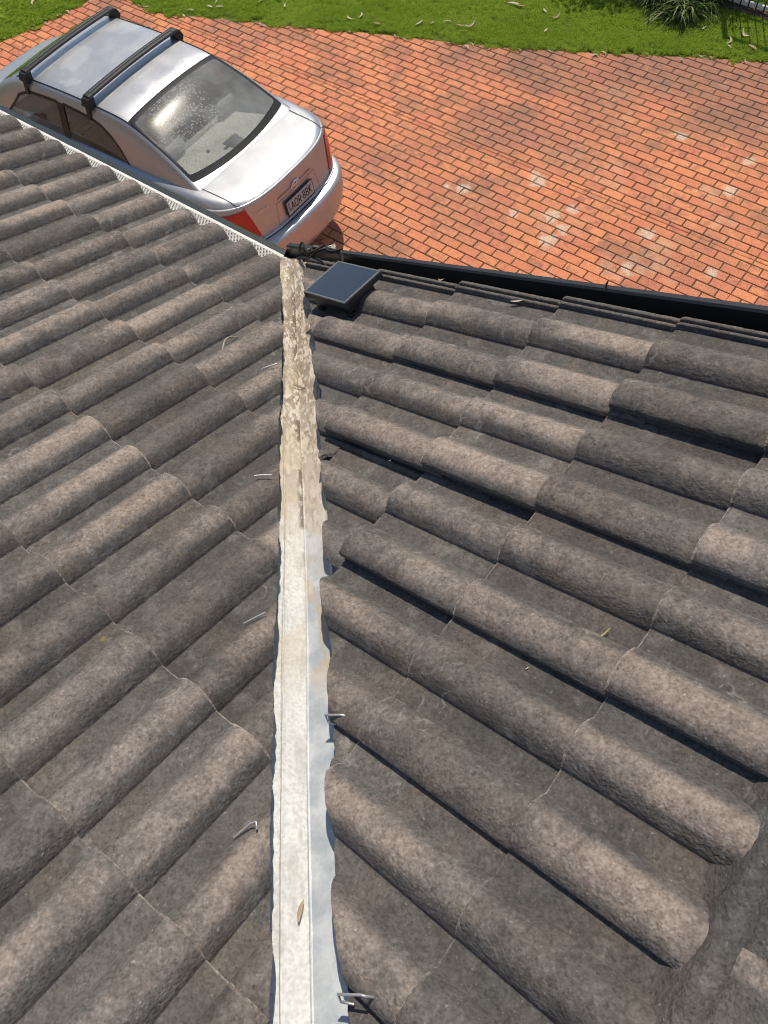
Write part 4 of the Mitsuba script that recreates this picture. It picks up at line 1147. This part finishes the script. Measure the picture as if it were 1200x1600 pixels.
# ------------------------------------------------------------------ solar panel on the corner tiles
labels['solar_panel'] = {'label': 'small dark solar panel with a pale frame fixed over the valley corner of the roof', 'category': 'solar panel'}
PO, PU, PN = np.array([.309, -.255, 3.660]), np.array([.196, -.017, .076]), np.array([.014, .163, .006])
eu, lu = PU / np.linalg.norm(PU), np.linalg.norm(PU); ev, lv = PN / np.linalg.norm(PN), np.linalg.norm(PN); ew = np.cross(eu, ev); ew /= np.linalg.norm(ew)
PP = lambda a, b, c: PO + np.multiply.outer(np.asarray(a, float), eu) + np.multiply.outer(np.asarray(b, float), ev) + np.multiply.outer(np.asarray(c, float), ew)


def pbox(a0, a1, b0, b1, c0, c1, ch=.0015):
    v, f = cbox(((a0 + a1) / 2, (b0 + b1) / 2, (c0 + c1) / 2), (a1 - a0, b1 - b0, c1 - c0), ch); return PP(v[:, 0], v[:, 1], v[:, 2]), f


scene['cells'] = two({'type': 'principled', 'roughness': 0.12, 'specular': 0.6, 'clearcoat': 1.0, 'base_color': mikit.proc(lambda p, n, uv: mix((0.007, 0.012, 0.022), (0.02, 0.03, 0.05), smoothstep(0.90, 0.96, dr.abs(2 * (uv.y * 16 - dr.floor(uv.y * 16)) - 1)) * 0.6 + 0.25 * fbm(p.x * 60, p.y * 60, p.z * 60, 2)))})
plain('panel_frame', (0.17, 0.185, 0.18), 0.35, metallic=0.4)
plain('panel_case', (0.018, 0.020, 0.020), 0.45)
fw = .0070
put('solar_panel__case', pbox(0, lu, 0, lv, -.022, -.004), 'panel_case', smooth=30)
for k, b in enumerate([(0, lu, 0, fw), (0, lu, lv - fw, lv), (0, fw, fw, lv - fw), (lu - fw, lu, fw, lv - fw)]): put(num('solar_panel__frame'), pbox(*b, -.0042, .0012), 'panel_frame')
put('solar_panel__cells', (PP([fw, lu - fw, lu - fw, fw], [fw, fw, lv - fw, lv - fw], [0] * 4), np.array([[0, 1, 2], [0, 2, 3]])), 'cells', uv=np.array([[0, 0], [1, 0], [1, 1], [0, 1.]]))
put('solar_panel__housing', pbox(.022, lu - .018, .012, lv - .03, -.058, -.0225, .006), 'panel_case', smooth=30)
for a, b in ((.03, .02), (lu - .03, .02), (.03, lv - .03), (lu - .03, lv - .03)): put(num('solar_panel__leg'), pbox(a - .011, a + .011, b - .008, b + .008, -.078, -.0585), 'panel_case')
# black cables from the panel over the corner of the gutter
cz = 3.49
for k, pts in enumerate([[(.31, -.115, 3.62), (.24, -.06, 3.56), (.15, -.035, 3.545), (.09, -.02, 3.50), (.03, .01, 3.45), (-.02, .03, 3.40)],
                         [(.33, -.09, 3.62), (.27, -.02, 3.585), (.20, .02, 3.56), (.17, -.015, 3.575), (.13, -.03, 3.54), (.10, .0, 3.52), (.06, .03, 3.475), (.02, .02, 3.42)],
                         [(.22, .035, 3.565), (.18, .0, 3.57), (.14, .03, 3.545), (.12, -.015, 3.54), (.08, -.005, 3.515), (.055, .012, 3.51), (.0, .03, 3.45)]]):
    put(num('cable'), tube(pts, .0042, 7, 60), 'matt_black', smooth=True, label=['black cable running from the solar panel down to the gutter end', 'black cable looping beside the barge flashing near the gutter end', 'black cable coiled over the valley mouth'][k], category='cable')
for k, (x, y, z, a) in enumerate([(.115, .012, 3.535, 20), (.185, .012, 3.56, -30), (.06, .016, 3.49, 60)]):
    c, s = math.cos(math.radians(a)), math.sin(math.radians(a)); put(num('cable_clip'), cbox((x, y, z), (.028, .014, .014), .003, np.array([[c, -s, 0], [s, c, 0], [0, 0, 1]])), 'panel_case', label=['black plastic cable clip in the middle of the three by the gutter end', 'black plastic cable clip closest to the solar panel', 'black plastic cable clip lowest down at the gutter end'][k], category='clip')

# tile clips: bent wires sticking out along the valley
def wire(pts, r=.0016): return tube(pts, r, 6)


def TL(X, Y, h): return RL(X, Y, (float(prof(np.array([(X - X0L + BW) % .3]))[0]) + .014) / CP + h)


def RL(X, Y, h): return np.array([X, Y, Z0 - t * Y + h])
def RR(X, Y, h): return np.array([X, Y, Z0 + t * X + h])


for lab, pts in [('bent wire tile clip at the left side of the valley, nearest the viewer', [TL(1.338, -1.535, .004), TL(1.348, -1.500, .014), TL(1.356, -1.492, .018), TL(1.364, -1.500, .006)]),
                 ('wire tile clip at the left side of the valley, second from the viewer', [TL(1.042, -1.228, .005), TL(1.066, -1.183, .010)]),
                 ('wire tile clip at the left side of the valley, third from the viewer', [TL(.757, -.916, .010), TL(.766, -.906, .006), TL(.79, -.888, .008)]),
                 ('wire tile clip at the left side of the valley, farthest from the viewer', [TL(.452, -.592, .006), TL(.459, -.580, .006), TL(.477, -.551, .010)])]:
    put(num('tile_clip'), wire(pts, .0021), 'wire', smooth=True, label=lab, category='wire clip')
for lab, pts in [('wire tile clip crossing the right edge of the valley below the broken tile', [RR(1.352, -1.250, .024), RR(1.345, -1.255, .034), RR(1.336, -1.260, .036), RR(1.312, -1.275, .036), RR(1.320, -1.281, .012), RR(1.340, -1.272, .008)]),
                 ('wire tile clip crossing the right edge of the valley at the bottom of the view', [RR(1.668, -1.562, .030), RR(1.660, -1.566, .046), RR(1.652, -1.570, .048), RR(1.624, -1.592, .044), RR(1.632, -1.600, .016), RR(1.650, -1.590, .012)])]:
    put(num('tile_clip'), wire(pts, .0022), 'wire', smooth=True, label=lab, category='wire clip')
# twigs and dry leaves on the roof
put(num('twig'), tube([RL(.312, -.624, .024), RL(.296, -.598, .034), RL(.276, -.568, .04), RL(.266, -.543, .034), RL(.268, -.515, .018)], [.0016, .0026, .003, .0026, .0012], 6, 24), 'twig_mat', smooth=True, label='curved grey twig lying on the tiles left of the valley', category='twig')
put(num('twig'), tube([RL(.497, -.535, -.034), RL(.53, -.524, -.036), RL(.56, -.50, -.040)], [.0012, .002, .001], 6, 16), 'twig_mat', smooth=True, label='thin pale twig lying across the dirty valley', category='twig')
mb = MB()
for q in ([(1.636, -.898), (1.650, -.888), (1.668, -.883)], [(1.650, -.888), (1.657, -.872), (1.660, -.858)], [(1.650, -.889), (1.660, -.897), (1.672, -.893)], [(1.636, -.898), (1.630, -.894)], [(1.642, -.894), (1.640, -.902)]):
    mb.add(*tube([RR(x, y, .012 + .004 * i) for i, (x, y) in enumerate(q)], [.0028, .002, .0013][:len(q)], 5))
put('dry_sprig', mb.mesh(), 'straw', smooth=True, label='dry yellow sprig lying on a tile right of the valley', category='sprig')


def rleaf(pt, rot, L, w, seed, lab, nrm, mat='dry_leaf_mat', bend=None):
    v, f = leaf(seed, L, w, bend); z = np.asarray(nrm, float); x = np.array([math.cos(rot), math.sin(rot), 0]); x -= z * (x @ z); x /= np.linalg.norm(x); y = np.cross(z, x)
    put(num('dry_leaf'), (np.asarray(pt) + v[:, :1] * x + v[:, 1:2] * y + v[:, 2:] * z, f), mat, label=lab, category='leaf')


plain('brown_leaf', (0.36, 0.27, 0.19), 0.7)
rleaf(RL(1.492, -1.556, -.040), -1.12, .036, .008, 2, 'tan dry leaf lying in the valley trough', PLANE_L['n'], 'brown_leaf', .06)
rleaf(RR(1.755, -1.146, .012), .1, .020, .0055, 2, 'small curled dry leaf on a tile near the ridge', PLANE_R['n'])
rleaf(RR(.98, -.075, .016), .3, .035, .007, 1, 'slim dry leaf on the tiles beside the barge flashing', PLANE_R['n'])
rleaf(RR(.70, -.045, .024), .2, .020, .006, 4, 'tiny pale leaf on the locking ribs beside the barge flashing', PLANE_R['n'])
# specks of leaf and grit on the tiles
g = np.random.default_rng(77); mb = MB()
for P, reg, n, (a0, a1, b0, b1) in ((PLANE_L, REG_L, 60, (-1.4, 1.6, 0.05, 2.0)), (PLANE_R, REG_R, 75, (-1.6, -.05, .2, 2.05))):
    for q in range(n):
        u, s = g.uniform(a0, a1), g.uniform(b0, b1)
        if not reg.contains(shapely.Point(u, s)): continue
        mm = ((u - (X0L - BW)) if P is PLANE_L else (u - (Y1R - .15))) % .15
        if mm < BW + .008 or mm > .143: continue
        L, w = g.uniform(.002, .0075), g.uniform(.0009, .002); an = g.uniform(0, 6.28); c, sn = math.cos(an), math.sin(an)
        p = [(u + c * L * i - sn * w * j, s + sn * L * i + c * w * j, .0135 + k * .0016) for i in (-.5, .5) for j in (-.5, .5) for k in (0, 1)]
        h = hull([on(P, *x) for x in p]); mb.add(*h)
put('leaf_litter', mb.mesh(), 'dry_leaf_mat', label='specks of leaf litter and grit scattered over the tiles', category='litter', kind='stuff')
